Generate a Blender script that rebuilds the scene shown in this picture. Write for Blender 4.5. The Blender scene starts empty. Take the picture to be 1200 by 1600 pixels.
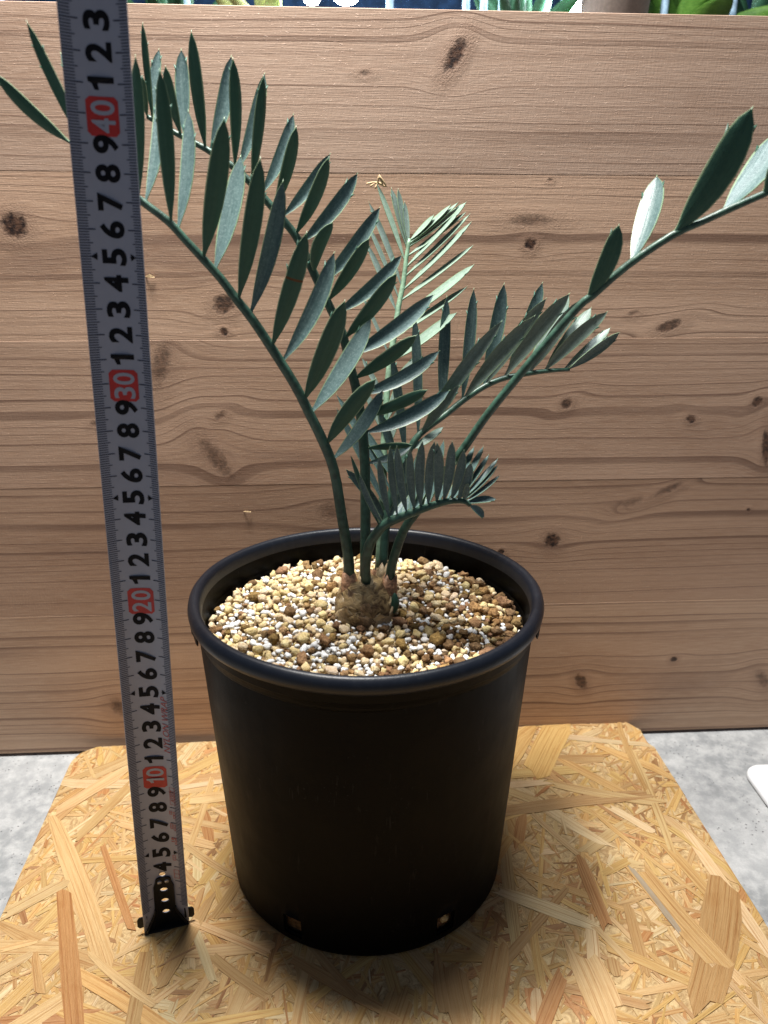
import bpy, math, random
from mathutils import Vector, Matrix, noise

S = 0.01            # tables are in centimetres, the scene is in metres
R_ = math.radians
scene = bpy.context.scene
C = scene.collection

# ------------------------------------------------------------------ camera
cam_d = bpy.data.cameras.new('camera')
cam = bpy.data.objects.new('camera', cam_d)
C.objects.link(cam)
PITCH, ROLL, CAMH = 0.3739, 0.0046, 36.66
cp, sp = math.cos(PITCH), math.sin(PITCH)
fw = Vector((0, cp, -sp)); up = Vector((0, sp, cp)); rt = Vector((1, 0, 0))
cr = rt * math.cos(ROLL) + up * math.sin(ROLL)
cu = -rt * math.sin(ROLL) + up * math.cos(ROLL)
M = Matrix((cr, cu, -fw)).transposed().to_4x4()
M.translation = Vector((0, 0, CAMH * S))
cam.matrix_world = M
cam_d.sensor_width = 36.0
cam_d.lens = 1189.27 / 1600 * 36
cam_d.clip_start = 0.02
cam_d.clip_end = 50
cam_d.dof.use_dof = True
cam_d.dof.focus_distance = 0.42
cam_d.dof.aperture_fstop = 11
scene.camera = cam

# ------------------------------------------------------------------ light
world = bpy.data.worlds.new('World')
scene.world = world
world.use_nodes = True
bg = world.node_tree.nodes['Background']
bg.inputs[0].default_value = (0.52, 0.62, 0.86, 1)      # dim, cool room light
bg.inputs[1].default_value = 0.155

def lamp(name, loc, power, size, col, target=None):
    d = bpy.data.lights.new(name, 'AREA')
    d.shape = 'DISK'; d.size = size * S; d.energy = power; d.color = col
    o = bpy.data.objects.new(name, d)
    C.objects.link(o)
    o.location = Vector(loc) * S
    t = Vector(target or (loc[0], loc[1], 0)) * S
    o.rotation_euler = (t - o.location).to_track_quat('-Z', 'Y').to_euler()
    return o
lamp('grow_light_main', (-13, 40.5, 90), 13.2, 14, (1.0, 0.96, 0.915), (-5, 39, 0))
lamp('grow_light_second', (6, 41.0, 98), 4.2, 16, (0.93, 0.97, 1.0), (4, 40, 0))

scene.view_settings.view_transform = 'Standard'
scene.view_settings.look = 'None'
scene.view_settings.gamma = 1
scene.view_settings.exposure = 0.0
scene.view_settings.use_curve_mapping = False
scene.render.engine = 'CYCLES'

rnd = random.Random(11)

# ------------------------------------------------------------------ helpers
def tag(o, label=None, cat=None, group=None, kind=None):
    if label: o['label'] = label
    if cat: o['category'] = cat
    if group: o['group'] = group
    if kind: o['kind'] = kind
    return o

def empty(name, loc=(0, 0, 0), rz=0):
    o = bpy.data.objects.new(name, None)
    o.empty_display_size = 0.02
    C.objects.link(o)
    o.location = Vector(loc) * S
    o.rotation_euler = (0, 0, rz)
    return o

def mesh_data(name, verts, faces, mats, midx=None, smooth=True, uv=None, tone=None, scale=S):
    me = bpy.data.meshes.new(name)
    me.from_pydata([(v[0] * scale, v[1] * scale, v[2] * scale) for v in verts], [], faces)
    for m in (mats if isinstance(mats, (list, tuple)) else [mats]):
        me.materials.append(m)
    if midx:
        me.polygons.foreach_set('material_index', midx)
    me.polygons.foreach_set('use_smooth', [smooth] * len(me.polygons))
    if uv:
        l = me.uv_layers.new(name='UVMap')
        for lp in me.loops:
            l.data[lp.index].uv = uv[lp.vertex_index]
    if tone:
        a = me.color_attributes.new('tone', 'FLOAT_COLOR', 'POINT')
        flat = []
        for t in tone: flat += [t[0], t[1], t[2], 1.0]
        a.data.foreach_set('color', flat)
    me.update()
    return me

def obj(name, me, parent=None, loc=None):
    o = bpy.data.objects.new(name, me)
    C.objects.link(o)
    if parent: o.parent = parent
    if loc: o.location = Vector(loc) * S
    return o

def box_vf(x0, x1, y0, y1, z0, z1):
    v = [(x0,y0,z0),(x1,y0,z0),(x1,y1,z0),(x0,y1,z0),(x0,y0,z1),(x1,y0,z1),(x1,y1,z1),(x0,y1,z1)]
    f = [(0,3,2,1),(4,5,6,7),(0,1,5,4),(1,2,6,5),(2,3,7,6),(3,0,4,7)]
    return v, f

def bevel_mod(o, w, seg=2):
    m = o.modifiers.new('bevel', 'BEVEL'); m.width = w * S; m.segments = seg; m.limit_method = 'ANGLE'
    return o

def tube_vf(pts, rads, n=10, v0=0, cap=True):
    """round tube through pts (cm)"""
    V, F = [], []
    up_ = Vector((0.13, 0.9, 0.3)).normalized()
    k = len(pts)
    for i, p in enumerate(pts):
        t = (Vector(pts[min(i + 1, k - 1)]) - Vector(pts[max(i - 1, 0)])).normalized()
        s = t.cross(up_).normalized(); b = s.cross(t).normalized()
        for j in range(n):
            a = 2 * math.pi * j / n
            V.append(Vector(p) + (s * math.cos(a) + b * math.sin(a)) * rads[i])
    for i in range(k - 1):
        for j in range(n):
            F.append((v0 + i*n + j, v0 + i*n + (j+1) % n, v0 + (i+1)*n + (j+1) % n, v0 + (i+1)*n + j))
    if cap:
        F.append(tuple(v0 + j for j in range(n))[::-1]); F.append(tuple(v0 + (k-1)*n + j for j in range(n)))
    return V, F

def catmull(pts, sub=4):
    out = []
    n = len(pts)
    for i in range(n - 1):
        p0, p1, p2, p3 = [Vector(pts[max(0, min(n - 1, i + d))]) for d in (-1, 0, 1, 2)]
        for j in range(sub):
            t = j / sub
            out.append(0.5 * ((2*p1) + (p2 - p0)*t + (2*p0 - 5*p1 + 4*p2 - p3)*t*t + (3*p1 - p0 - 3*p2 + p3)*t**3))
    out.append(Vector(pts[-1]))
    return out

# ------------------------------------------------------------------ node helpers
class NT:
    def __init__(self, name):
        self.m = bpy.data.materials.new(name)
        self.m.use_nodes = True
        self.t = self.m.node_tree
        self.b = self.t.nodes['Principled BSDF']
    def n(self, typ, **kw):
        nd = self.t.nodes.new(typ)
        for k, v in kw.items(): setattr(nd, k, v)
        return nd
    def put(self, sock, v):
        if isinstance(v, bpy.types.NodeSocket): self.t.links.new(v, sock)
        elif v is not None: sock.default_value = v
    def op(self, o, a, b=None, c=None, clamp=False):
        nd = self.n('ShaderNodeMath', operation=o, use_clamp=clamp)
        for i, v in enumerate((a, b, c)):
            if v is not None: self.put(nd.inputs[i], v)
        return nd.outputs[0]
    def vec(self, x, y, z):
        nd = self.n('ShaderNodeCombineXYZ')
        for i, v in enumerate((x, y, z)): self.put(nd.inputs[i], v)
        return nd.outputs[0]
    def noise(self, v, scale=1, detail=2, rough=.5, dist=0, out=0):
        nd = self.n('ShaderNodeTexNoise')
        self.put(nd.inputs['Vector'], v)
        nd.inputs['Scale'].default_value = scale; nd.inputs['Detail'].default_value = detail
        nd.inputs['Roughness'].default_value = rough; nd.inputs['Distortion'].default_value = dist
        return nd.outputs[out]
    def voro(self, v, scale, feature='F1', rand=1, out=0):
        nd = self.n('ShaderNodeTexVoronoi', feature=feature)
        self.put(nd.inputs['Vector'], v); nd.inputs['Scale'].default_value = scale
        nd.inputs['Randomness'].default_value = rand
        return nd.outputs[out]
    def step(self, v, lo, hi, to0=0, to1=1):
        nd = self.n('ShaderNodeMapRange', interpolation_type='SMOOTHSTEP')
        for i, x in enumerate((v, lo, hi, to0, to1)): self.put(nd.inputs[i], x)
        return nd.outputs[0]
    def mix(self, f, a, b, mode='MIX'):
        nd = self.n('ShaderNodeMix', data_type='RGBA', blend_type=mode)
        self.put(nd.inputs[0], f); self.put(nd.inputs[6], a); self.put(nd.inputs[7], b)
        return nd.outputs[2]
    def coord(self, which='Object'):
        return self.n('ShaderNodeTexCoord').outputs[which]
    def scale(self, v, s):
        nd = self.n('ShaderNodeVectorMath', operation='MULTIPLY')
        self.put(nd.inputs[0], v); self.put(nd.inputs[1], s)
        return nd.outputs[0]
    def bump(self, h, dist=0.0005, strength=1.0):
        nd = self.n('ShaderNodeBump')
        self.put(nd.inputs['Height'], h); nd.inputs['Distance'].default_value = dist
        nd.inputs['Strength'].default_value = strength
        self.t.links.new(nd.outputs[0], self.b.inputs['Normal'])
        return nd
    def base(self, c, rough=None, spec=None):
        self.put(self.b.inputs['Base Color'], c)
        if rough is not None: self.put(self.b.inputs['Roughness'], rough)
        if spec is not None: self.put(self.b.inputs['Specular IOR Level'], spec)
        return self.m

def rgb(r, g, b): return (r, g, b, 1.0)

# rachis centre lines (cm) with radius, and leaflets: base, tip, upper-face normal, width, bow, teeth
FRONDS = {
'A': ([(-1.84, 36.10, 18.67, 0.30), (-1.85, 36.00, 20.02, 0.29), (-2.17, 35.80, 22.60, 0.27), (-2.46, 35.50, 24.91, 0.26), (-2.94, 35.30, 26.43, 0.25), (-3.55, 35.10, 27.89, 0.24), (-4.17, 34.90, 29.30, 0.23), (-5.09, 34.70, 30.94, 0.22), (-5.85, 34.50, 32.23, 0.21), (-6.49, 34.40, 33.12, 0.20), (-7.10, 34.30, 34.01, 0.19), (-7.86, 34.10, 34.94, 0.18), (-8.41, 34.00, 35.58, 0.17), (-9.06, 33.90, 36.33, 0.17), (-10.01, 33.80, 37.07, 0.16), (-10.98, 33.70, 37.90, 0.14), (-11.87, 33.60, 38.77, 0.12), (-12.52, 33.60, 39.20, 0.09)],
 [((-2.83, 35.33, 26.22), (-0.43, 34.33, 29.61), (0.01, 0.96, 0.27), 0.80, 0.12, 1),
  ((-2.58, 35.43, 25.44), (-0.09, 36.83, 28.53), (-0.18, -0.83, 0.52), 0.71, 0.19, 1),
  ((-3.79, 35.02, 28.49), (-1.75, 33.82, 33.09), (-0.15, 0.94, 0.31), 0.95, -0.09, 1),
  ((-3.51, 35.11, 27.85), (-0.70, 36.71, 32.00), (-0.24, -0.84, 0.49), 0.94, 0.21, 1),
  ((-5.12, 34.69, 31.01), (-3.25, 33.49, 35.84), (-0.24, 0.92, 0.32), 0.83, -0.08, 3),
  ((-4.71, 34.78, 30.31), (-2.28, 35.78, 34.96), (-0.04, -0.97, 0.23), 0.80, 0.26, 1),
  ((-6.44, 34.40, 33.09), (-4.99, 33.20, 38.63), (-0.40, 0.87, 0.29), 0.81, -0.11, 2),
  ((-5.97, 34.48, 32.45), (-4.32, 34.68, 37.85), (0.26, -0.96, -0.04), 0.76, 0.19, 0),
  ((-7.76, 34.12, 34.84), (-6.25, 32.92, 40.00), (-0.43, 0.84, 0.32), 0.89, -0.10, 2),
  ((-7.34, 34.23, 34.35), (-6.27, 36.23, 38.88), (-0.31, -0.84, 0.44), 0.97, 0.14, 1),
  ((-8.94, 33.92, 36.21), (-8.51, 32.72, 41.59), (-0.49, 0.84, 0.23), 0.64, -0.05, 3),
  ((-8.71, 33.95, 35.96), (-8.29, 35.95, 40.57), (-0.30, -0.86, 0.40), 0.70, 0.21, 2),
  ((-10.14, 33.79, 37.17), (-9.33, 32.59, 42.02), (-0.49, 0.82, 0.29), 0.53, -0.03, 2),
  ((-9.91, 33.81, 37.03), (-9.48, 36.01, 41.19), (-0.24, -0.85, 0.47), 0.64, 0.24, 1),
  ((-11.65, 33.62, 38.56), (-13.18, 32.62, 43.12), (-0.02, 0.98, 0.21), 0.44, 0.10, 3),
  ((-11.32, 33.66, 38.25), (-13.18, 35.46, 42.58), (0.59, -0.62, 0.51), 0.50, 0.05, 1),
  ((-12.52, 33.60, 39.20), (-14.78, 32.80, 41.49), (0.00, 0.94, 0.33), 0.54, 0.15, 1),
  ]),
'B': ([(-1.00, 36.30, 18.58, 0.28), (-0.96, 36.70, 22.25, 0.27), (-1.02, 37.00, 25.61, 0.26), (-1.33, 37.20, 28.19, 0.25), (-1.66, 37.30, 29.60, 0.24), (-2.06, 37.50, 31.26, 0.23), (-2.60, 37.60, 32.36, 0.22), (-3.34, 37.80, 33.91, 0.21), (-4.06, 38.00, 35.42, 0.20), (-4.62, 38.10, 36.17, 0.19), (-5.37, 38.20, 37.01, 0.18), (-6.20, 38.30, 37.91, 0.17), (-6.91, 38.40, 38.56, 0.16), (-7.91, 38.50, 39.18, 0.15), (-8.55, 38.60, 39.53, 0.14), (-9.37, 38.60, 39.92, 0.13), (-10.28, 38.70, 40.40, 0.12), (-10.83, 38.70, 40.71, 0.10)],
 [((-0.98, 37.00, 25.61), (1.34, 36.00, 26.08), (0.31, 0.88, 0.36), 0.41, -0.00, 1),
  ((-0.95, 36.93, 24.82), (1.37, 37.83, 25.44), (0.08, -0.70, 0.71), 0.46, 0.16, 1),
  ((-1.13, 37.12, 27.21), (2.02, 35.92, 28.80), (0.19, 0.93, 0.32), 0.63, -0.12, 1),
  ((-1.08, 37.06, 26.38), (3.23, 37.96, 28.33), (0.00, -0.91, 0.42), 0.77, 0.29, 1),
  ((-1.54, 37.26, 29.07), (1.46, 36.06, 31.37), (0.06, 0.91, 0.40), 0.75, -0.15, 1),
  ((-1.36, 37.21, 28.29), (2.67, 38.11, 30.26), (0.02, -0.92, 0.38), 0.71, 0.29, 2),
  ((-2.01, 37.47, 30.97), (0.51, 36.27, 34.06), (-0.12, 0.89, 0.44), 0.78, -0.15, 1),
  ((-1.79, 37.37, 30.17), (2.32, 38.27, 32.94), (0.02, -0.96, 0.28), 0.81, 0.25, 1),
  ((-2.75, 37.65, 32.73), (-0.75, 36.45, 35.59), (-0.18, 0.86, 0.48), 0.70, -0.12, 2),
  ((-2.46, 37.58, 32.13), (0.77, 38.48, 34.76), (0.11, -0.97, 0.20), 0.68, 0.22, 1),
  ((-3.38, 37.81, 33.97), (-2.39, 36.61, 36.28), (-0.29, 0.79, 0.54), 0.69, 0.24, 0),
  ((-3.12, 37.74, 33.47), (-0.28, 38.64, 36.89), (0.11, -0.98, 0.17), 0.69, 0.18, 1),
  ((-4.26, 38.03, 35.68), (-2.52, 36.83, 38.91), (-0.32, 0.82, 0.48), 0.68, -0.17, 0),
  ((-4.01, 37.99, 35.32), (-1.33, 38.89, 38.36), (0.16, -0.98, 0.15), 0.69, 0.21, 2),
  ((-5.19, 38.18, 36.82), (-3.92, 36.98, 40.13), (-0.48, 0.75, 0.46), 0.66, -0.14, 0),
  ((-4.86, 38.13, 36.45), (-2.61, 39.03, 39.18), (0.15, -0.97, 0.20), 0.59, 0.15, 1),
  ((-6.20, 38.30, 37.90), (-5.23, 37.10, 42.05), (-0.64, 0.68, 0.35), 0.58, -0.06, 1),
  ((-5.77, 38.25, 37.45), (-4.25, 39.15, 40.81), (0.04, -0.97, 0.24), 0.62, 0.18, 1),
  ((-6.97, 38.41, 38.60), (-6.47, 37.21, 42.71), (-0.69, 0.67, 0.28), 0.63, -0.11, 1),
  ((-6.81, 38.39, 38.46), (-5.51, 39.29, 42.49), (0.01, -0.98, 0.22), 0.62, 0.15, 1),
  ((-8.24, 38.55, 39.36), (-8.24, 37.35, 43.74), (0.30, 0.92, 0.25), 0.64, 0.08, 0),
  ((-8.06, 38.52, 39.26), (-6.99, 39.42, 43.17), (0.04, -0.98, 0.21), 0.71, 0.17, 1),
  ((-9.31, 38.60, 39.89), (-9.49, 37.40, 42.46), (0.25, 0.87, 0.42), 0.50, 0.09, 1),
  ((-9.19, 38.60, 39.83), (-9.23, 39.50, 43.45), (-0.04, -0.97, 0.24), 0.67, 0.00, 2),
  ((-10.49, 38.70, 40.51), (-10.27, 39.60, 43.49), (-0.02, -0.96, 0.29), 0.51, -0.12, 2),
  ((-10.56, 38.70, 40.56), (-10.39, 37.70, 44.10), (0.50, 0.84, 0.21), 0.39, 0.06, 2),
  ((-10.81, 38.70, 40.70), (-10.60, 37.70, 42.14), (0.10, 0.82, 0.56), 0.37, 0.06, 1),
  ]),
'C': ([(-0.26, 36.90, 18.67, 0.24), (-0.10, 38.00, 21.75, 0.22), (-0.02, 39.20, 24.96, 0.20), (0.11, 40.30, 27.49, 0.18), (0.31, 41.20, 29.38, 0.17), (0.51, 41.80, 30.49, 0.16), (0.75, 42.50, 32.02, 0.15), (0.99, 43.00, 33.12, 0.14), (1.15, 43.50, 34.41, 0.12), (1.32, 43.80, 35.38, 0.09)],
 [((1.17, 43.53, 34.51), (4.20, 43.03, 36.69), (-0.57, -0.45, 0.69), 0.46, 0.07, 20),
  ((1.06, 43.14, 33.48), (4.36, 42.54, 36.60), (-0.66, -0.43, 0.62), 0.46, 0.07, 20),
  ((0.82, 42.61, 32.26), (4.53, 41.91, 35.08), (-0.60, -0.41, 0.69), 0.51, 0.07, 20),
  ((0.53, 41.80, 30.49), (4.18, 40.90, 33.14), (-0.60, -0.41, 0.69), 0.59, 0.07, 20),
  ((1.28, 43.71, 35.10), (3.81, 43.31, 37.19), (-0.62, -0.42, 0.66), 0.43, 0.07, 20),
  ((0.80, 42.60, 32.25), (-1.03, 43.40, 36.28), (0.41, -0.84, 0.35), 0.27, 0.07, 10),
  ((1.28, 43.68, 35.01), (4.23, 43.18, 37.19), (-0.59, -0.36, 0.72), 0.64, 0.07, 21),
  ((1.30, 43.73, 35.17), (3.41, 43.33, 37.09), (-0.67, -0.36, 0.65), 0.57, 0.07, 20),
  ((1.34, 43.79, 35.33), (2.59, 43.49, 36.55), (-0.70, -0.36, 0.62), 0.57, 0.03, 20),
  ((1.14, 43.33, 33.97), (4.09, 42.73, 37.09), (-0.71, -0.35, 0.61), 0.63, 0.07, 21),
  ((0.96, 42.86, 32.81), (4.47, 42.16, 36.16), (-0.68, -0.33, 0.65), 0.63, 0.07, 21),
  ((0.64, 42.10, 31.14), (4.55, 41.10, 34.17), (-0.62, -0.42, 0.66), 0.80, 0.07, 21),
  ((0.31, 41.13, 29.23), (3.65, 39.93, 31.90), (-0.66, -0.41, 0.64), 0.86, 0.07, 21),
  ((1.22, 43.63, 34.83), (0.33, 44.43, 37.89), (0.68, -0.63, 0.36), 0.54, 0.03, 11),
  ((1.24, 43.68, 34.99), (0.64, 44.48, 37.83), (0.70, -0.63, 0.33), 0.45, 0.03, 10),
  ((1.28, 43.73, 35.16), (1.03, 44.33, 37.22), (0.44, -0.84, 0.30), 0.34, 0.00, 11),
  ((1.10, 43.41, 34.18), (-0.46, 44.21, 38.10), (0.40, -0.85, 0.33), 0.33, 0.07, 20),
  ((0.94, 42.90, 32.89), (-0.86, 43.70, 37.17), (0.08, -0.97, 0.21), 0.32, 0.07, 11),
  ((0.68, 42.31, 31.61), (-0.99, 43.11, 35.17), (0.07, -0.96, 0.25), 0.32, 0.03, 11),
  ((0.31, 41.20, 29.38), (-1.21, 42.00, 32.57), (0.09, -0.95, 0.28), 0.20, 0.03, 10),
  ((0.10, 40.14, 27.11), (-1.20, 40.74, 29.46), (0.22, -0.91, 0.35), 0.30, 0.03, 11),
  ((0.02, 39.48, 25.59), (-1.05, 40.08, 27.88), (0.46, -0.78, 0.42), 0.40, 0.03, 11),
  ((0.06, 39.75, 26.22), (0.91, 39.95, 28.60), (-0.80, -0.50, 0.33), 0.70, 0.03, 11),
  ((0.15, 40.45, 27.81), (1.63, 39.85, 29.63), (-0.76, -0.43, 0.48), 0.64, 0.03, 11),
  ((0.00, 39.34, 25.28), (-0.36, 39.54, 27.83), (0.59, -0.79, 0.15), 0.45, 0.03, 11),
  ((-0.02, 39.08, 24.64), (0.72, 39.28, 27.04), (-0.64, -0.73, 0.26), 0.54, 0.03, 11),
  ]),
'D': ([(-0.05, 36.80, 18.91, 0.25), (0.11, 37.60, 21.17, 0.23), (0.57, 38.40, 23.43, 0.21), (1.35, 39.00, 24.95, 0.19), (1.93, 39.30, 25.75, 0.18), (3.30, 39.80, 26.68, 0.17), (4.32, 40.10, 27.45, 0.17), (5.45, 40.40, 28.12, 0.16), (6.48, 40.60, 28.49, 0.15), (7.77, 40.80, 28.70, 0.14), (8.91, 40.90, 28.83, 0.12), (9.96, 41.00, 28.88, 0.09)],
 [((1.13, 38.83, 24.53), (0.36, 39.23, 29.90), (-0.10, -0.99, 0.06), 0.50, 0.07, 1),
  ((0.74, 38.53, 23.75), (-0.29, 38.93, 27.12), (-0.03, -0.99, 0.11), 0.47, 0.07, 1),
  ((1.80, 39.22, 25.54), (1.52, 39.72, 31.76), (-0.17, -0.98, 0.07), 0.53, 0.07, 1),
  ((3.06, 39.71, 26.52), (3.16, 40.31, 32.65), (0.06, -0.99, 0.10), 0.62, -0.03, 1),
  ((4.14, 40.05, 27.31), (4.56, 40.65, 33.01), (0.03, -0.99, 0.10), 0.62, 0.07, 2),
  ((5.29, 40.36, 28.03), (6.14, 40.96, 33.24), (-0.04, -0.99, 0.12), 0.78, 0.10, 2),
  ((6.48, 40.60, 28.49), (8.17, 41.20, 33.30), (-0.10, -0.98, 0.16), 0.75, 0.14, 2),
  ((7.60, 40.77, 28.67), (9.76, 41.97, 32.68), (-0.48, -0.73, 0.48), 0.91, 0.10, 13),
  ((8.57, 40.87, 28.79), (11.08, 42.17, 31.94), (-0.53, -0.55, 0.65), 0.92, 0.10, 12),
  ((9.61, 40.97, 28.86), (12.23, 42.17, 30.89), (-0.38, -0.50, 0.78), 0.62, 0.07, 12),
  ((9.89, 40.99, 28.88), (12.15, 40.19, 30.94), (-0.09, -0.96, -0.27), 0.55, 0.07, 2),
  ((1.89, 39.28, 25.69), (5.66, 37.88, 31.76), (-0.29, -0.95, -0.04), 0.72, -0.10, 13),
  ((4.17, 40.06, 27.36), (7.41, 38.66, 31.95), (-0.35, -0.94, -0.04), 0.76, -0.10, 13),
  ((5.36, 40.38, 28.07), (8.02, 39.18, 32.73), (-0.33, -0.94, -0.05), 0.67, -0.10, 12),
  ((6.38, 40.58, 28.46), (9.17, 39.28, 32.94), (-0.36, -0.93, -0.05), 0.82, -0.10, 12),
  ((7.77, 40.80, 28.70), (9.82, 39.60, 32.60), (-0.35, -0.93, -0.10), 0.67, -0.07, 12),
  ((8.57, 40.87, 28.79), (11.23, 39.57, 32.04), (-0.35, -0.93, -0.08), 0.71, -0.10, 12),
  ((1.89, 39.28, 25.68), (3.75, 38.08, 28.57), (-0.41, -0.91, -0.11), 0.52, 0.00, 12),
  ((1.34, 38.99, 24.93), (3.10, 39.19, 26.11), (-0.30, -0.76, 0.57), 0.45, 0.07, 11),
  ((0.56, 38.38, 23.36), (-1.36, 38.88, 26.45), (0.42, -0.82, 0.40), 0.45, 0.07, 1),
  ((0.43, 38.17, 22.78), (-2.45, 38.97, 27.85), (0.37, -0.86, 0.35), 0.43, 0.07, 1),
  ((0.23, 37.83, 21.81), (-2.46, 38.43, 27.24), (0.47, -0.82, 0.32), 0.44, 0.07, 1),
  ((0.14, 37.66, 21.33), (-1.98, 37.86, 24.17), (0.01, -1.00, 0.08), 0.54, 0.14, 1),
  ((0.28, 37.94, 22.13), (1.31, 37.74, 24.89), (-0.46, -0.88, 0.11), 0.72, 0.07, 1),
  ((0.13, 37.65, 21.33), (1.49, 37.45, 23.83), (-0.42, -0.89, 0.16), 0.64, 0.07, 1),
  ]),
'E': ([(0.32, 36.30, 18.40, 0.26), (0.45, 36.20, 19.57, 0.25), (0.99, 36.00, 21.48, 0.24), (1.77, 35.80, 22.79, 0.23), (2.83, 35.50, 24.60, 0.22), (3.84, 35.30, 26.14, 0.21), (4.81, 35.10, 27.78, 0.20), (5.89, 34.90, 29.35, 0.20), (7.16, 34.60, 31.15, 0.19), (8.50, 34.30, 32.93, 0.18), (8.99, 34.20, 33.37, 0.18), (10.27, 33.90, 34.64, 0.17), (11.86, 33.50, 35.86, 0.16), (13.01, 33.30, 36.43, 0.15), (14.09, 33.00, 36.99, 0.15), (15.19, 32.80, 37.51, 0.14), (16.43, 32.50, 38.16, 0.11)],
 [((8.76, 34.25, 33.18), (9.58, 33.35, 36.22), (0.14, 0.96, 0.25), 0.81, -0.19, 1),
  ((10.40, 33.87, 34.75), (11.83, 36.17, 38.14), (-0.68, -0.44, 0.59), 1.17, 0.16, 2),
  ((11.91, 33.49, 35.89), (13.81, 32.29, 40.37), (0.17, 0.97, 0.19), 1.27, -0.25, 2),
  ((13.62, 33.13, 36.75), (16.45, 35.53, 39.86), (-0.48, -0.43, 0.77), 1.29, 0.26, 2),
  ((15.02, 32.83, 37.43), (15.67, 31.83, 39.92), (0.29, 0.91, 0.29), 1.19, -0.15, 1),
  ]),
'F': ([(-0.89, 35.80, 18.57, 0.27), (-0.95, 35.60, 19.66, 0.27), (-0.74, 35.30, 20.99, 0.26), (-0.31, 35.00, 21.86, 0.25), (0.16, 34.80, 22.43, 0.24), (1.25, 34.50, 23.03, 0.20), (2.16, 34.30, 23.48, 0.18), (3.06, 34.10, 23.85, 0.16), (3.81, 34.00, 23.89, 0.13), (4.12, 33.90, 23.70, 0.09)],
 [((0.31, 34.76, 22.53), (-0.25, 34.36, 25.90), (0.22, -0.97, -0.08), 0.37, -0.06, 0),
  ((0.68, 34.66, 22.74), (0.26, 34.26, 26.50), (0.18, -0.98, -0.08), 0.37, -0.06, 0),
  ((1.14, 34.53, 22.98), (0.58, 34.13, 26.54), (0.18, -0.98, -0.08), 0.43, -0.09, 0),
  ((1.50, 34.44, 23.16), (1.18, 34.04, 26.47), (0.14, -0.98, -0.10), 0.42, -0.09, 1),
  ((1.81, 34.38, 23.31), (1.76, 33.98, 26.83), (0.09, -0.99, -0.11), 0.48, -0.12, 1),
  ((2.14, 34.30, 23.48), (2.32, 33.90, 26.86), (-0.23, -0.97, -0.10), 0.48, -0.09, 1),
  ((2.50, 34.23, 23.62), (2.43, 33.83, 26.82), (0.07, -0.99, -0.12), 0.50, 0.12, 1),
  ((2.83, 34.15, 23.77), (3.13, 33.75, 26.91), (-0.27, -0.96, -0.10), 0.50, 0.09, 0),
  ((3.18, 34.08, 23.87), (3.67, 33.68, 26.50), (-0.33, -0.94, -0.08), 0.47, 0.09, 0),
  ((3.48, 34.04, 23.88), (4.02, 33.64, 25.90), (-0.38, -0.92, -0.08), 0.48, 0.09, 0),
  ((3.78, 34.00, 23.89), (3.91, 33.60, 24.91), (-0.37, -0.88, -0.30), 0.31, 0.03, 0),
  ((1.25, 34.50, 23.03), (1.71, 35.80, 25.79), (-0.51, -0.74, 0.43), 0.53, 0.03, 0),
  ((2.10, 34.31, 23.44), (2.91, 35.71, 26.34), (-0.62, -0.62, 0.48), 0.47, 0.03, 0),
  ((2.58, 34.21, 23.65), (3.60, 35.61, 26.02), (-0.63, -0.52, 0.58), 0.38, 0.03, 0),
  ((2.94, 34.13, 23.80), (4.33, 35.53, 26.11), (-0.59, -0.49, 0.65), 0.42, 0.06, 0),
  ((3.24, 34.08, 23.86), (4.78, 35.38, 26.16), (-0.58, -0.48, 0.66), 0.42, 0.06, 1),
  ((3.48, 34.04, 23.88), (5.04, 35.34, 25.78), (-0.52, -0.44, 0.73), 0.34, 0.06, 0),
  ((3.63, 34.02, 23.89), (5.47, 35.22, 25.62), (-0.45, -0.43, 0.78), 0.30, 0.06, 0),
  ((3.75, 34.01, 23.89), (5.47, 35.11, 25.34), (-0.41, -0.42, 0.81), 0.30, 0.06, 0),
  ((3.87, 33.98, 23.86), (5.57, 34.98, 24.86), (-0.29, -0.39, 0.88), 0.30, 0.06, 0),
  ((3.96, 33.95, 23.81), (5.38, 34.45, 23.83), (0.19, -0.57, 0.80), 0.39, -0.09, 1),
  ((4.07, 33.91, 23.72), (4.82, 34.11, 23.03), (0.39, -0.91, 0.16), 0.37, -0.09, 1),
  ((-0.13, 34.92, 22.07), (-1.57, 34.72, 25.91), (0.17, 0.98, 0.11), 0.27, 0.09, 0),
  ((0.02, 34.86, 22.28), (-1.17, 34.56, 25.00), (0.04, -0.99, -0.09), 0.32, -0.16, 0),
  ((0.40, 34.73, 22.58), (1.28, 35.73, 23.50), (-0.30, -0.49, 0.82), 0.46, 0.00, 0),
  ((0.86, 34.60, 22.83), (1.64, 35.60, 24.06), (-0.43, -0.55, 0.72), 0.46, 0.00, 0),
  ((1.41, 34.46, 23.12), (2.14, 35.46, 24.38), (-0.45, -0.55, 0.70), 0.46, 0.00, 0),
  ((1.93, 34.35, 23.37), (2.66, 35.35, 24.62), (-0.46, -0.54, 0.70), 0.42, 0.00, 0),
  ]),
}
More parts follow.
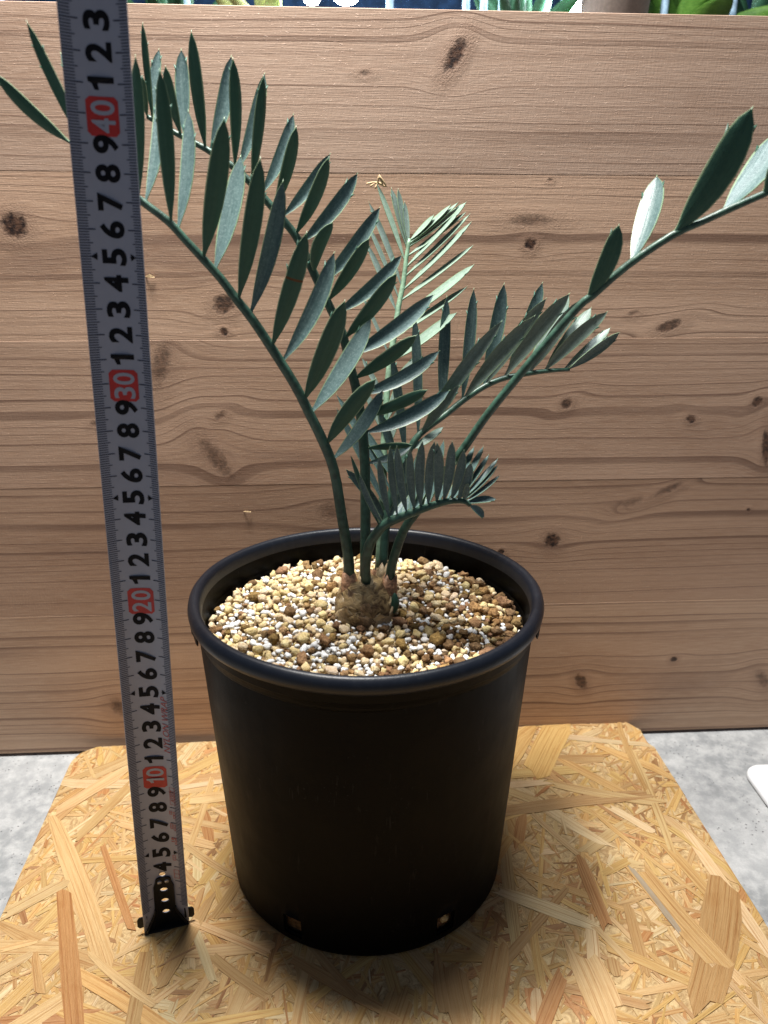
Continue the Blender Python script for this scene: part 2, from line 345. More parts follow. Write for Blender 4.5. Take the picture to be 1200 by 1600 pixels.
# knots on the panel (cm): x, z, half length, half height, tilt deg, darkness, push
KNOTS = [(-18.38, 35.90, 0.80, 0.75, 0, 1.00, 1.00), (6.77, 44.74, 0.42, 1.00, -32, 1.00, 1.00), (11.68, 34.96, 0.38, 0.36, 0, 1.00, 1.00), (11.62, 36.25, 1.50, 0.40, 0, 0.60, 0.60), (-6.79, 31.49, 0.70, 0.60, 20, 0.90, 1.00), (-6.91, 29.86, 0.30, 0.25, 0, 0.95, 0.40), (14.77, 25.19, 0.42, 0.36, 30, 0.85, 0.80), (23.26, 24.07, 0.36, 0.28, -30, 0.90, 0.60), (27.54, 25.19, 0.42, 0.33, 35, 0.90, 0.80), (-7.48, 24.63, 0.50, 0.30, 35, 0.60, 0.70), (14.64, 15.50, 0.62, 0.60, 0, 1.00, 1.00), (28.76, 22.02, 0.30, 1.40, 10, 0.90, 0.80), (20.87, 30.10, 0.90, 0.35, 20, 0.80, 1.00), (18.51, 30.89, 0.40, 0.20, 10, 0.50, 0.30), (-7.98, 21.74, 0.60, 2.00, 33, 0.66, 1.00), (-10.88, 27.90, 0.65, 1.80, -18, 0.66, 1.00), (-0.52, 17.94, 1.20, 0.80, 0, 0.50, 1.20), (24.80, 5.58, 0.30, 0.24, 15, 0.90, 0.60), (17.90, 3.79, 0.42, 0.80, 28, 0.85, 0.70), (32.09, 3.51, 0.50, 1.20, 35, 0.60, 0.80), (22.45, 19.14, 1.30, 0.30, 28, 0.60, 1.00), (19.89, 18.21, 1.00, 0.35, 10, 0.40, 0.80), (28.39, 17.53, 0.16, 0.16, 0, 0.95, 0.20), (1.77, 43.81, 0.50, 0.20, 0, 0.50, 0.50), (11.13, 14.70, 0.25, 0.25, 0, 1.00, 0.30), (3.05, 34.79, 0.14, 0.14, 0, 1.00, 0.20), (-16.51, 2.87, 0.60, 0.90, 20, 0.70, 0.90), (-15.31, 24.21, 0.45, 0.25, 10, 0.60, 0.60), (12.58, 38.49, 0.20, 0.15, 0, 0.60, 0.20), ]
# strands read off the board (cm along and across it): ends, width, tone
STRANDS = [(-15.67, 34.29, -12.65, 26.07, 0.93, 'orange'), (-18.19, 40.24, -12.12, 29.57, 1.16, 'pale'), (-18.66, 32.92, -15.95, 34.99, 0.81, 'pale'), (-18.16, 40.92, -14.45, 44.87, 1.04, 'pale'), (-16.19, 38.35, -13.86, 43.20, 0.77, 'tan'), (-17.92, 30.76, -16.08, 31.19, 0.38, 'pale'), (-15.99, 30.42, -15.02, 28.20, 0.49, 'tan'), (22.84, 32.04, 18.01, 24.82, 1.97, 'rib'), (18.89, 29.11, 20.95, 23.48, 0.36, 'pale'), (9.48, 32.51, 14.25, 29.75, 0.87, 'white'), (14.25, 29.75, 15.35, 27.46, 0.38, 'pale'), (11.08, 38.72, 21.88, 39.58, 1.02, 'tan'), (21.91, 44.24, 20.80, 34.62, 0.48, 'pale'), (15.19, 41.02, 21.93, 38.66, 0.80, 'pale'), (22.26, 48.46, 21.35, 39.92, 0.43, 'tan'), (3.29, 26.96, 2.28, 24.61, 1.45, 'tan'), (11.66, 27.20, 9.46, 24.06, 0.76, 'orange'), (12.96, 28.58, 13.24, 24.08, 1.80, 'pale'), (14.91, 34.56, 14.92, 29.62, 0.75, 'orange'), (18.19, 38.65, 20.25, 36.24, 0.61, 'white'), (-9.45, 41.32, -6.09, 41.68, 1.03, 'pale'), (-10.15, 30.35, -9.98, 25.87, 0.78, 'tan'), (-7.16, 33.42, -9.04, 28.08, 0.76, 'tan'), (-9.25, 37.41, -5.62, 34.44, 0.50, 'pale'), (-2.26, 29.00, 2.82, 25.51, 0.66, 'tan'), (-3.49, 33.14, 1.00, 26.63, 0.44, 'tan'), (-13.11, 30.20, -9.16, 27.08, 0.42, 'pale'), (-8.00, 31.78, -3.63, 29.47, 0.45, 'pale'), (18.24, 33.33, 19.98, 27.29, 1.32, 'yellow'), (15.40, 47.76, 10.49, 41.05, 1.71, 'yellow'), (18.11, 48.36, 14.52, 42.70, 2.19, 'yellow'), (-14.40, 37.80, -11.27, 31.62, 0.41, 'orange'), (5.81, 28.38, 5.84, 24.65, 1.78, 'tan'), (8.67, 28.91, 7.14, 24.86, 1.38, 'tan'), (17.76, 33.61, 18.79, 29.12, 0.37, 'grey'), (-9.40, 29.10, -7.55, 30.15, 0.12, 'brown'), ]
# ------------------------------------------------------------------ materials
def mat_concrete():
    t = NT('concrete')
    o = t.scale(t.coord(), (100, 100, 100))
    big = t.noise(o, .12, 4, .6); mid = t.noise(o, .9, 5, .65); fine = t.noise(o, 9, 3, .6)
    c = t.mix(t.step(big, .3, .7), rgb(.23, .24, .243), rgb(.39, .395, .392))
    c = t.mix(t.step(mid, .35, .7), c, t.mix(.55, c, rgb(.60, .60, .585)))
    sp_ = t.voro(o, 3.2)
    patch = t.step(t.noise(o, .5, 3, .6), .42, .6)
    spots = t.op('MULTIPLY', t.op('SUBTRACT', 1, t.step(sp_, .06, .22)), patch)
    c = t.mix(t.op('MULTIPLY', spots, .75), c, rgb(.14, .14, .14))
    c = t.mix(t.op('MULTIPLY', t.step(fine, .3, .62, 1, 0), .22), c, rgb(.26, .26, .27))
    t.bump(t.op('SUBTRACT', t.op('ADD', t.op('MULTIPLY', mid, .5), t.op('MULTIPLY', fine, .2)), t.op('MULTIPLY', spots, .7)), .0008)
    return t.base(c, .75, .3)

TINT = [(1.02, .98, .91), (.88, .82, .76), (.99, .95, .92), (1.10, 1.06, 1.02), (.95, .96, .99)]
def mat_plank(i, z0, z1, knots):
    """softwood board: growth rings as lines along x, bent round each knot"""
    t = NT('cedar_board_%d' % i)
    sep = t.n('ShaderNodeSeparateXYZ'); t.put(sep.inputs[0], t.scale(t.coord(), (100, 100, 100)))
    x, y, z = sep.outputs
    ox = 37.0 * i + 11
    xs = t.op('ADD', x, ox)
    zz = z
    mask = None; halo = None
    wob = t.noise(t.vec(x, ox, z), 3.0, 3, .6)
    for (kx, kz, a, b, ang, dk, ps) in knots:
        ca, sa = math.cos(R_(ang)), math.sin(R_(ang))
        dx = t.op('SUBTRACT', x, kx); dz = t.op('SUBTRACT', z, kz)
        u = t.op('ADD', t.op('MULTIPLY', dx, ca), t.op('MULTIPLY', dz, sa))
        v = t.op('SUBTRACT', t.op('MULTIPLY', dz, ca), t.op('MULTIPLY', dx, sa))
        A, B = a * 2.2 + .7, b * 1.6 + .15
        r2 = t.op('ADD', t.op('POWER', t.op('ABSOLUTE', t.op('DIVIDE', u, A)), 2), t.op('POWER', t.op('ABSOLUTE', t.op('DIVIDE', v, B)), 2))
        g = t.op('EXPONENT', t.op('MULTIPLY', r2, -1))
        zz = t.op('SUBTRACT', zz, t.op('MULTIPLY', t.op('MULTIPLY', dz, g), min(1.0, .95 * ps)))
        d = t.op('SQRT', t.op('ADD', t.op('POWER', t.op('ABSOLUTE', t.op('DIVIDE', u, a)), 2), t.op('POWER', t.op('ABSOLUTE', t.op('DIVIDE', v, b)), 2)))
        d = t.op('ADD', d, t.op('MULTIPLY', t.op('SUBTRACT', wob, .5), .9))
        mk = t.op('MULTIPLY', t.step(d, .55 if dk > .7 else .2, 1.15, 1, 0), dk)
        hl = t.op('MULTIPLY', t.step(d, .8, 2.6, 1, 0), .55 * dk)
        mask = mk if mask is None else t.op('MAXIMUM', mask, mk)
        halo = hl if halo is None else t.op('MAXIMUM', halo, hl)
    w1 = t.op('MULTIPLY', t.op('SUBTRACT', t.noise(t.vec(t.op('MULTIPLY', xs, .035), ox, t.op('MULTIPLY', z, .16)), 1, 2, .5), .5), 1.0)
    w2 = t.op('MULTIPLY', t.op('SUBTRACT', t.noise(t.vec(t.op('MULTIPLY', xs, .16), ox, t.op('MULTIPLY', z, .5)), 1, 2, .5), .5), .08)
    w3 = t.op('MULTIPLY', t.op('SUBTRACT', t.noise(t.vec(t.op('MULTIPLY', xs, .9), ox, t.op('MULTIPLY', z, 1.5)), 1, 2, .5), .5), .02)
    zw = t.op('ADD', t.op('ADD', zz, w1), t.op('ADD', w2, w3))
    sp1 = t.op('MULTIPLY', t.noise(t.vec(0, ox * 1.7, t.op('MULTIPLY', zw, .30)), 1, 2, .55), 11.0)
    tt = t.op('ADD', t.op('MULTIPLY', zw, 1.05), sp1)
    saw = t.op('FRACT', tt)
    idn = t.op('FLOOR', tt)
    amp = t.noise(t.vec(t.op('MULTIPLY', xs, .05), ox, t.op('MULTIPLY', idn, 3.7)), 1, 1, .5)
    late = t.op('MULTIPLY', t.step(saw, .74, .965), t.step(saw, .975, 1.0, 1, 0))
    late = t.op('MULTIPLY', late, t.step(amp, .3, .66, .30, 1.0))
    fib = t.noise(t.vec(t.op('MULTIPLY', x, .7), ox, t.op('MULTIPLY', z, 16)), 1, 3, .6)
    hue = t.noise(t.vec(t.op('MULTIPLY', xs, .04), ox, t.op('MULTIPLY', zw, .22)), 1, 3, .55)
    early = t.mix(t.step(hue, .3, .7), rgb(*[k * m_ for k, m_ in zip((.57, .39, .275), TINT[i])]), rgb(*[k * m_ for k, m_ in zip((.42, .268, .178), TINT[i])]))
    early = t.mix(t.op('MULTIPLY', t.step(fib, .35, .7), .5), early, rgb(*[k * m_ for k, m_ in zip((.63, .465, .345), TINT[i])]))
    c = t.mix(t.op('MULTIPLY', late, .72), early, rgb(.135, .068, .042))
    saw2 = t.op('FRACT', t.op('MULTIPLY', tt, 3.0))
    c = t.mix(t.op('MULTIPLY', t.step(saw2, .5, .95), .22), c, rgb(.22, .13, .09))
    c = t.mix(t.step(t.op('SUBTRACT', hue, .5), .1, .22, 0, .35), c, rgb(.22, .135, .10))
    h = t.op('ADD', t.op('MULTIPLY', late, .06), t.op('MULTIPLY', fib, .32))
    if mask is not None:
        c = t.mix(t.op('MULTIPLY', halo, .8), c, rgb(.27, .16, .105))
        kc = t.mix(t.step(wob, .38, .62), rgb(.022, .011, .008), rgb(.125, .062, .036))
        c = t.mix(mask, c, kc)
        h = t.op('ADD', h, t.op('MULTIPLY', t.op('MULTIPLY', halo, t.noise(t.vec(x, ox, z), 9, 3, .7)), 1.6))
        h = t.op('SUBTRACT', h, t.op('MULTIPLY', mask, .6))
    saws = t.noise(t.vec(t.op('MULTIPLY', x, 9), ox, t.op('MULTIPLY', z, 2.2)), 1, 2, .5)       # rough-sawn chatter
    torn = t.step(t.noise(t.vec(t.op('MULTIPLY', x, 3.2), ox + 5, t.op('MULTIPLY', z, 9)), 1, 3, .65), .60, .74)
    h = t.op('ADD', h, t.op('ADD', t.op('MULTIPLY', saws, .22), t.op('MULTIPLY', torn, .35)))
    t.bump(h, .0004, .9)
    return t.base(c, .62, .35)

def mat_strand():
    t = NT('osb_strand')
    tone = t.n('ShaderNodeAttribute', attribute_name='tone').outputs['Color']
    uvn = t.n('ShaderNodeUVMap').outputs[0]
    sep = t.n('ShaderNodeSeparateXYZ'); t.put(sep.inputs[0], uvn)
    u, v = sep.outputs[0], sep.outputs[1]
    s1 = t.noise(t.vec(t.op('MULTIPLY', u, .22), t.op('MULTIPLY', v, 7), 0), 1, 3, .6)
    s2 = t.noise(t.vec(t.op('MULTIPLY', u, 1.1), t.op('MULTIPLY', v, 22), 3), 1, 2, .6)
    bl = t.noise(t.vec(u, v, 7), .8, 2, .5)
    s3 = t.noise(t.vec(t.op('MULTIPLY', u, .10), t.op('MULTIPLY', v, 13), 5), 1, 2, .5)
    c = t.mix(t.op('MULTIPLY', t.step(s1, .38, .68), .6), tone, t.mix(1.0, tone, rgb(.80, .66, .50), 'MULTIPLY'))
    c = t.mix(t.op('MULTIPLY', t.step(s3, .53, .64), .7), c, t.mix(1.0, c, rgb(.66, .50, .36), 'MULTIPLY'))
    c = t.mix(t.op('MULTIPLY', t.step(s2, .5, .75), .35), c, t.mix(1.0, c, rgb(1.22, 1.24, 1.26), 'MULTIPLY'))
    c = t.mix(t.op('MULTIPLY', t.step(bl, .55, .75), .3), c, t.mix(1.0, c, rgb(.80, .66, .50), 'MULTIPLY'))
    t.bump(t.op('ADD', t.op('MULTIPLY', s1, .6), t.op('MULTIPLY', s2, .6)), .0007, 1.0)
    return t.base(c, .5, .35)

def mat_osb_core():
    t = NT('osb_core')
    o = t.scale(t.coord(), (100, 100, 100))
    a = t.noise(o, 1.8, 4, .7, 1.5)
    c = t.mix(t.step(a, .3, .7), rgb(.34, .21, .09), rgb(.64, .46, .23))
    t.bump(a, .001)
    return t.base(c, .6, .3)

def mat_pot(name, c0, c1, r0, spec):
    t = NT(name)
    o = t.scale(t.coord(), (100, 100, 100))
    n1 = t.noise(o, .35, 3, .6)
    sc = t.noise(t.scale(o, (1, 1, .07)), 3.0, 3, .6)
    dust = t.step(t.noise(o, 7, 2, .5), .66, .72)
    scr = t.step(t.noise(t.scale(o, (1.4, 1.4, .12)), 5.0, 2, .5), .62, .70)
    c = t.mix(t.step(sc, .5, .8, 0, .5), rgb(*c0), rgb(*c1))
    c = t.mix(t.op('MULTIPLY', dust, t.step(n1, .5, .7, 0, .35)), c, rgb(.05, .05, .048))
    c = t.mix(t.op('MULTIPLY', scr, t.step(n1, .5, .65, 0, .4)), c, rgb(.03, .028, .026))
    r = t.op('ADD', t.op('MULTIPLY', n1, .22), t.op('ADD', r0, t.op('MULTIPLY', sc, .10)))
    t.bump(t.op('ADD', t.noise(o, 14, 2, .5), t.op('MULTIPLY', t.noise(o, .5, 2, .5), 6)), .00006)
    return t.base(c, r, spec)

def mat_stone(name, c0, c1, rough, bsc, bd):
    t = NT(name)
    o = t.scale(t.coord('Object'), (100, 100, 100))
    r = t.n('ShaderNodeAttribute', attribute_name='tone').outputs['Color']
    n1 = t.noise(o, bsc, 4, .7); n2 = t.noise(o, 2.5, 3, .6)
    c = t.mix(t.step(n1, .3, .7), rgb(*c0), rgb(*c1))
    c = t.mix(1.0, c, r, 'MULTIPLY')
    t.bump(t.op('ADD', n1, t.op('MULTIPLY', n2, .5)), bd, 1.0)
    return t.base(c, rough, .2)

def mat_leaf(name, c0, c1, trans, rough, bloom):
    t = NT(name)
    uvn = t.n('ShaderNodeUVMap').outputs[0]
    sep = t.n('ShaderNodeSeparateXYZ'); t.put(sep.inputs[0], uvn)
    u, v = sep.outputs[0], sep.outputs[1]
    o = t.scale(t.coord(), (100, 100, 100))
    rn = t.n('ShaderNodeObjectInfo').outputs['Random']
    vein = t.noise(t.vec(t.op('MULTIPLY', u, .35), t.op('MULTIPLY', v, 9), rn), 1, 3, .6)
    mot = t.noise(o, 5, 4, .7)
    f = t.op('ADD', t.op('MULTIPLY', vein, .5), t.op('MULTIPLY', mot, .5))
    c = t.mix(t.step(f, .36, .64), rgb(*c0), rgb(*c1))
    if bloom:
        c = t.mix(t.op('MULTIPLY', t.step(t.noise(o, 11, 3, .7), .5, .7), bloom), c, rgb(.40, .50, .50))
    c = t.mix(t.op('MULTIPLY', rn, .3), c, t.mix(1.0, c, rgb(.74, .78, .70), 'MULTIPLY'))
    t.bump(t.op('ADD', vein, t.op('MULTIPLY', mot, .6)), .00018)
    t.base(c, rough, .38)
    tr = t.n('ShaderNodeBsdfTranslucent'); t.put(tr.inputs[0], rgb(.06, .24, .10))
    mx = t.n('ShaderNodeMixShader'); mx.inputs[0].default_value = trans
    out = t.t.nodes['Material Output']
    t.t.links.new(t.b.outputs[0], mx.inputs[1]); t.t.links.new(tr.outputs[0], mx.inputs[2])
    t.t.links.new(mx.outputs[0], out.inputs[0])
    return t.m

def mat_plain(name, c, rough=.5, spec=.4, metal=0, var=.12, sc=4, bd=.0001):
    t = NT(name)
    o = t.scale(t.coord(), (100, 100, 100))
    n1 = t.noise(o, sc, 3, .6)
    cc = t.mix(t.step(n1, .3, .7), rgb(*[k * (1 - var) for k in c]), rgb(*[min(1, k * (1 + var)) for k in c]))
    t.b.inputs['Metallic'].default_value = metal
    t.bump(n1, bd)
    return t.base(cc, rough, spec)

def mat_bark():
    t = NT('caudex_bark')
    o = t.scale(t.coord(), (100, 100, 100))
    w = t.noise(t.scale(o, (1, 1, 1.8)), 1.3, 4, .6, 1.0); b = t.noise(o, 1.1, 3, .6)
    c = t.mix(t.step(w, .36, .6), rgb(.075, .042, .020), rgb(.31, .215, .10))
    c = t.mix(t.step(b, .5, .7, 0, .6), c, rgb(.38, .31, .17))
    t.bump(w, .0016)
    return t.base(c, .55, .3)

MAT = dict(
    concrete=mat_concrete(), strand=mat_strand(), core=mat_osb_core(), pot=mat_pot('black_plastic', (.0016, .0016, .0018), (.0036, .0035, .0034), .34, .07),
    rim=mat_pot('rim_plastic', (.006, .008, .013), (.013, .016, .022), .22, .32),
    cream=mat_stone('cream_pumice', (.58, .44, .22), (.80, .68, .44), .85, 5, .0008),
    white=mat_stone('white_perlite', (.72, .72, .70), (.86, .86, .84), .8, 6, .0003),
    brown=mat_stone('brown_clay', (.17, .098, .045), (.42, .265, .125), .95, 4.5, .0016),
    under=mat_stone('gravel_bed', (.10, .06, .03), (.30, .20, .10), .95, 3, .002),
    leaf_up=mat_leaf('leaf_upper', (.060, .108, .108), (.110, .172, .168), .03, .40, .22),
    leaf_lo=mat_leaf('leaf_lower', (.036, .105, .074), (.050, .130, .090), .24, .45, 0),
    leaf_lit_soft=mat_leaf('leaf_lit_soft', (.14, .19, .165), (.20, .265, .235), .05, .42, .2),  # upper leaf colour lightened: light painted on D's brighter leaflets and some of C
    leaf_lit_strong=mat_leaf('leaf_lit_strong', (.19, .275, .215), (.27, .36, .29), .08, .45, .12),  # lightened further: strong lamp light painted into frond C's leaflets
    margin=mat_plain('leaf_margin', (.20, .29, .17), .4, .4),
    scar=mat_plain('leaf_scar', (.12, .06, .025), .7, .2),
    rachis_lit=mat_plain('frond_stalk_lit', (.17, .27, .18), .38, .45, 0, .3, 2.5, .0003),  # stalk colour lightened to paint the lamp light on frond C
    rachis=mat_plain('frond_stalk', (.034, .078, .054), .38, .45, 0, .35, 2.5, .0003),
    tape=mat_plain('tape_white', (.35, .37, .44), .33, .5, 0, .02, 2, .00001),
    ink=mat_plain('black_ink', (.010, .010, .012), .5, .10, 0, .1, 3, .00001),
    tick=mat_plain('blue_black_ink', (.030, .036, .06), .5, .12, 0, .1, 3, .00001),
    red=mat_plain('red_ink', (.50, .035, .03), .4, .4, 0, .08, 3, .00001),
    redtext=mat_plain('red_lettering', (.44, .10, .09), .4, .4, 0, .05, 3, .00001),
    hook=mat_plain('black_steel', (.008, .008, .009), .33, .22, 0, .2, 3, .00005),
    rivet=mat_plain('grey_rivet', (.35, .35, .37), .3, .5, .8),
    bark=mat_bark(),
    bract=mat_plain('papery_bract', (.45, .34, .20), .5, .35, 0, .4, 3, .0008),
    bract_dark=mat_plain('dark_bract', (.20, .13, .07), .55, .3, 0, .5, 4, .001),
    bract_red=mat_plain('reddish_sheath', (.36, .20, .115), .5, .35, 0, .5, 4, .001),
    straw=mat_plain('dry_straw', (.50, .36, .20), .6, .3),
    gloss_white=mat_plain('white_plastic', (.78, .79, .80), .25, .5, 0, .02, 1, .00001),
)

# ------------------------------------------------------------------ ground slab and OSB board
GZ = -1.2
cm_ = mesh_data('concrete_slab', *box_vf(-160, 160, -60, 220, GZ - 6, GZ), MAT['concrete'], smooth=False)
tag(obj('concrete_floor', cm_), kind='structure')

TH = -0.0815                                   # yaw of the board
bdir = Vector((math.sin(TH), math.cos(TH), 0)); bacr = Vector((math.cos(TH), -math.sin(TH), 0))
BX0, BX1, BY0, BY1 = -18.7, 23.8, 4.0, 47.45
board = empty('particle_board', (0, 0, 0), -TH)
tag(board, 'yellowish strand board lying on concrete under the black pot', 'board')

def board_outline():
    pts = []
    def arc(cx, cy, r, a0, a1, n):
        for i in range(n + 1):
            a = R_(a0 + (a1 - a0) * i / n); pts.append((cx + r * math.cos(a), cy + r * math.sin(a)))
    arc(BX0 + 1.9, BY1 - 1.9, 1.9, 180, 90, 7)
    pts.append((BX1 - 1.0, BY1)); pts.append((BX1 - .25, BY1 - 1.0)); pts.append((BX1 - .3, BY1 - 2.6)); pts.append((BX1, BY1 - 3.1))
    arc(BX1 - 1.2, BY0 + 1.2, 1.2, 0, -90, 5); arc(BX0 + 1.2, BY0 + 1.2, 1.2, -90, -180, 5)
    return pts
ol = board_outline()
nO = len(ol)
ov = [(x, y, -.055) for x, y in ol] + [(x, y, GZ) for x, y in ol]
of = [tuple(range(nO))[::-1], tuple(range(nO, 2*nO))] + [(i, (i+1) % nO, nO + (i+1) % nO, nO + i) for i in range(nO)]
obj('core', mesh_data('core', ov, of, MAT['core'], smooth=False), board)

def clampb(x, y):
    x = min(max(x, BX0 + .02), BX1 - .02); y = min(max(y, BY0 + .02), BY1 - .02)
    dx, dy = x - (BX0 + 1.9), y - (BY1 - 1.9)
    if dx < 0 and dy > 0:
        d = math.hypot(dx, dy)
        if d > 1.9: x = BX0 + 1.9 + dx / d * 1.88; y = BY1 - 1.9 + dy / d * 1.88
    if x + y * .75 > BX1 - .3 + (BY1 - 1.0) * .75 and y > BY1 - 3.0:
        x = BX1 - .3 - max(0, y - (BY1 - 1.0)) * .75
    if y > BY1 - 3.0: x = min(x, BX1 - .32)
    return x, y

TONES = dict(grey=(.42, .34, .24), pale=(.62, .425, .20), white=(.66, .50, .28), yellow=(.60, .385, .145), tan=(.51, .32, .135),
             orange=(.49, .255, .10), rib=(.46, .27, .115), brown=(.36, .20, .085))
def strand_vf(x0, y0, x1, y1, w, z, tone, rr, v0=0):
    d = Vector((x1 - x0, y1 - y0)); L = max(d.length, .01); d /= L; s = Vector((-d.y, d.x))
    n, cols = (2, 2) if w < .35 else (4, 4)
    V, F, UV, TN = [], [], [], []
    ru, rv = rr.random() * 50, rr.random() * 50
    sk = rr.uniform(-.4, .4) * w, rr.uniform(-.4, .4) * w
    bend = rr.uniform(-.02, .02) * L
    tilt = rr.uniform(-.008, .008)
    g_ = rr.uniform(.80, .97); tn = tuple(c * g_ * rr.uniform(.97, 1.03) for c in tone)
    for i in range(n + 1):
        t = i / n
        end = i in (0, n)
        ww = w * (1 + rr.uniform(-.09, .09)) * (rr.uniform(.55, 1.0) if end else 1) / 2
        for k in range(cols):
            sg = -1 + 2 * k / (cols - 1)
            off = (sg * (sk[0] if i == 0 else sk[1]) + rr.uniform(-.45, .45) * w) if end else 0
            p = Vector((x0, y0)) + d * (L * t + off) + s * (sg * ww + bend * 4 * t * (1 - t))
            px, py = clampb(p.x, p.y)
            V.append((px, py, z + tilt * sg * w * .5)); UV.append((ru + L * t + off, rv + sg * ww)); TN.append(tn)
    m = len(V)
    rim = [k for k in range(cols)] + [i*cols + cols - 1 for i in range(1, n + 1)] + [n*cols + k for k in range(cols - 2, -1, -1)] + [i*cols for i in range(n - 1, 0, -1)]
    for q_ in rim: V.append((V[q_][0], V[q_][1], -.075)); UV.append(UV[q_]); TN.append(tn)
    for i in range(n):
        for k in range(cols - 1):
            a = v0 + i*cols + k
            F.append((a, a+cols, a+cols+1, a+1))
    r = len(rim)
    for q_ in range(r):
        F.append((v0 + rim[q_], v0 + rim[(q_+1) % r], v0 + m + (q_+1) % r, v0 + m + q_))
    return V, F, UV, TN

rs = random.Random(4)
# small shreds between the big strands: too many to pick apart
VV, FF, UU, TT = [], [], [], []
for i in range(5200):
    x, y = rs.uniform(BX0, BX1), rs.uniform(BY0, BY1)
    a = rs.uniform(0, math.pi) if rs.random() < .6 else rs.gauss(1.2, .5)
    L = rs.lognormvariate(math.log(1.6), .55); w = min(.9, rs.lognormvariate(math.log(.22), .55))
    tn = TONES[rs.choices(['pale', 'white', 'yellow', 'tan', 'orange', 'brown'], [28, 10, 30, 20, 8, 4])[0]]
    dx, dy = math.cos(a) * L / 2, math.sin(a) * L / 2
    v, f, u, t = strand_vf(x - dx, y - dy, x + dx, y + dy, w, -.045 + .04 * rs.random(), tn, rs, len(VV))
    VV += v; FF += f; UU += u; TT += t
tag(obj('strand_shreds', mesh_data('strand_shreds', VV, FF, MAT['strand'], smooth=False, uv=UU, tone=TT), board), kind='stuff')
cells = []
for i in range(262):
    for tr in range(12):
        x, y = rs.uniform(BX0, BX1), rs.uniform(BY0 + 8, BY1) if rs.random() < .85 else rs.uniform(BY0, BY0 + 9)
        if all((x - p) ** 2 + (y - q_) ** 2 > 1.5 for p, q_ in cells): break
    cells.append((x, y))
    a = rs.uniform(0, math.pi); L = rs.uniform(3.0, 9.5); w = rs.uniform(.2, 1.0) * (1 if L > 4.5 else .75)
    tn = TONES[rs.choices(['pale', 'white', 'yellow', 'tan', 'orange'], [28, 7, 34, 24, 7])[0]]
    dx, dy = math.cos(a) * L / 2, math.sin(a) * L / 2
    v, f, u, t = strand_vf(x - dx, y - dy, x + dx, y + dy, w, -.012 + .022 * i / 262, tn, rs)
    obj('strand', mesh_data('strand', v, f, MAT['strand'], smooth=False, uv=u, tone=t), board)
for k, (x0, y0, x1, y1, w, tone) in enumerate(STRANDS):
    v, f, u, t = strand_vf(x0, y0, x1, y1, w,   .013 + .012 * k / len(STRANDS), TONES[tone], rs)
    obj('strand', mesh_data('strand', v, f, MAT['strand'], smooth=False, uv=u, tone=t), board)

# ------------------------------------------------------------------ wooden panel behind the pot
PTH = -0.0614
pdir = Vector((math.sin(PTH), math.cos(PTH), 0))
panel = empty('wood_panel', pdir * 47.79, -PTH)
tag(panel, 'upright rough cedar panel of glued boards with dark knots behind the pot', 'wood panel')
PX0, PX1 = -42, 46
PB = GZ + .28
seams = [PB, 10.55, 19.95, 29.4, 38.8, 46.9]
for i in range(5):
    z0, z1 = seams[i], seams[i + 1]
    ks = [k for k in KNOTS if z0 <= k[1] < z1]
    y0 = [0, .005, -.005, .004, -.003][i]
    rake = 0.0
    v, f = box_vf(PX0, PX1, y0, 2.4, z0 + (.002 if i else 0), z1 - .002)
    if i == 4: v = [(a, b, c_ + (rake * a if c_ > z0 + 1 else 0)) for a, b, c_ in v]
    o = obj('board', mesh_data('board', v, f, mat_plank(i, z0, z1, ks), smooth=False), panel)
    bevel_mod(o, .02, 1)
for xx in (-30, 34):
    v, f = box_vf(xx, xx + 3, .5, 2.2, GZ, PB)
    obj('foot', mesh_data('foot', v, f, MAT['bark'], smooth=False), panel)
# torn fibres standing off the sawn face
for (xx, zz, L, h, a) in ((-11.0, 33.1, .55, .22, -8), (30.6, 21.9, .3, .2, 60), (-6.2, 18.1, .5, .08, -6), (16, 30.2, .4, .07, 4)):
    P = [Vector((xx - L/2, -.02, zz)), Vector((xx, -.16, zz + h * .3)), Vector((xx + L/2, -.10, zz - .02))]
    v, f = [], []
    ca, sa = math.cos(R_(a)), math.sin(R_(a))
    for p, hh in zip(P, (.02, h, .03)):
        for q_ in ((0, -hh/2), (.02, hh/2)):
            v.append((p.x, p.y + q_[0], p.z + q_[1]))
            v.append((p.x, p.y + .05, p.z + q_[1]))
    for i in range(2):
        b = 4 * i
        f += [(b, b+4, b+6, b+2), (b+1, b+3, b+7, b+5), (b, b+1, b+5, b+4), (b+2, b+6, b+7, b+3)]
    f += [(0, 2, 3, 1), (8, 9, 11, 10)]
    obj('splinter', mesh_data('splinter', v, f, MAT['straw'], smooth=False), panel)
# ------------------------------------------------------------------ black plastic pot
PCX, PCY, OVAL = -0.93, 36.2, 0.925
pot = empty('plant_pot', (PCX, PCY, 0.06))
tag(pot, 'tall black plastic nursery pot with rolled rim holding the cycad', 'plant pot')
POT_R0, POT_R1, POT_H = 8.0, 8.92, 17.6
def wall_r(z): return POT_R0 + (POT_R1 - POT_R0) * z / POT_H
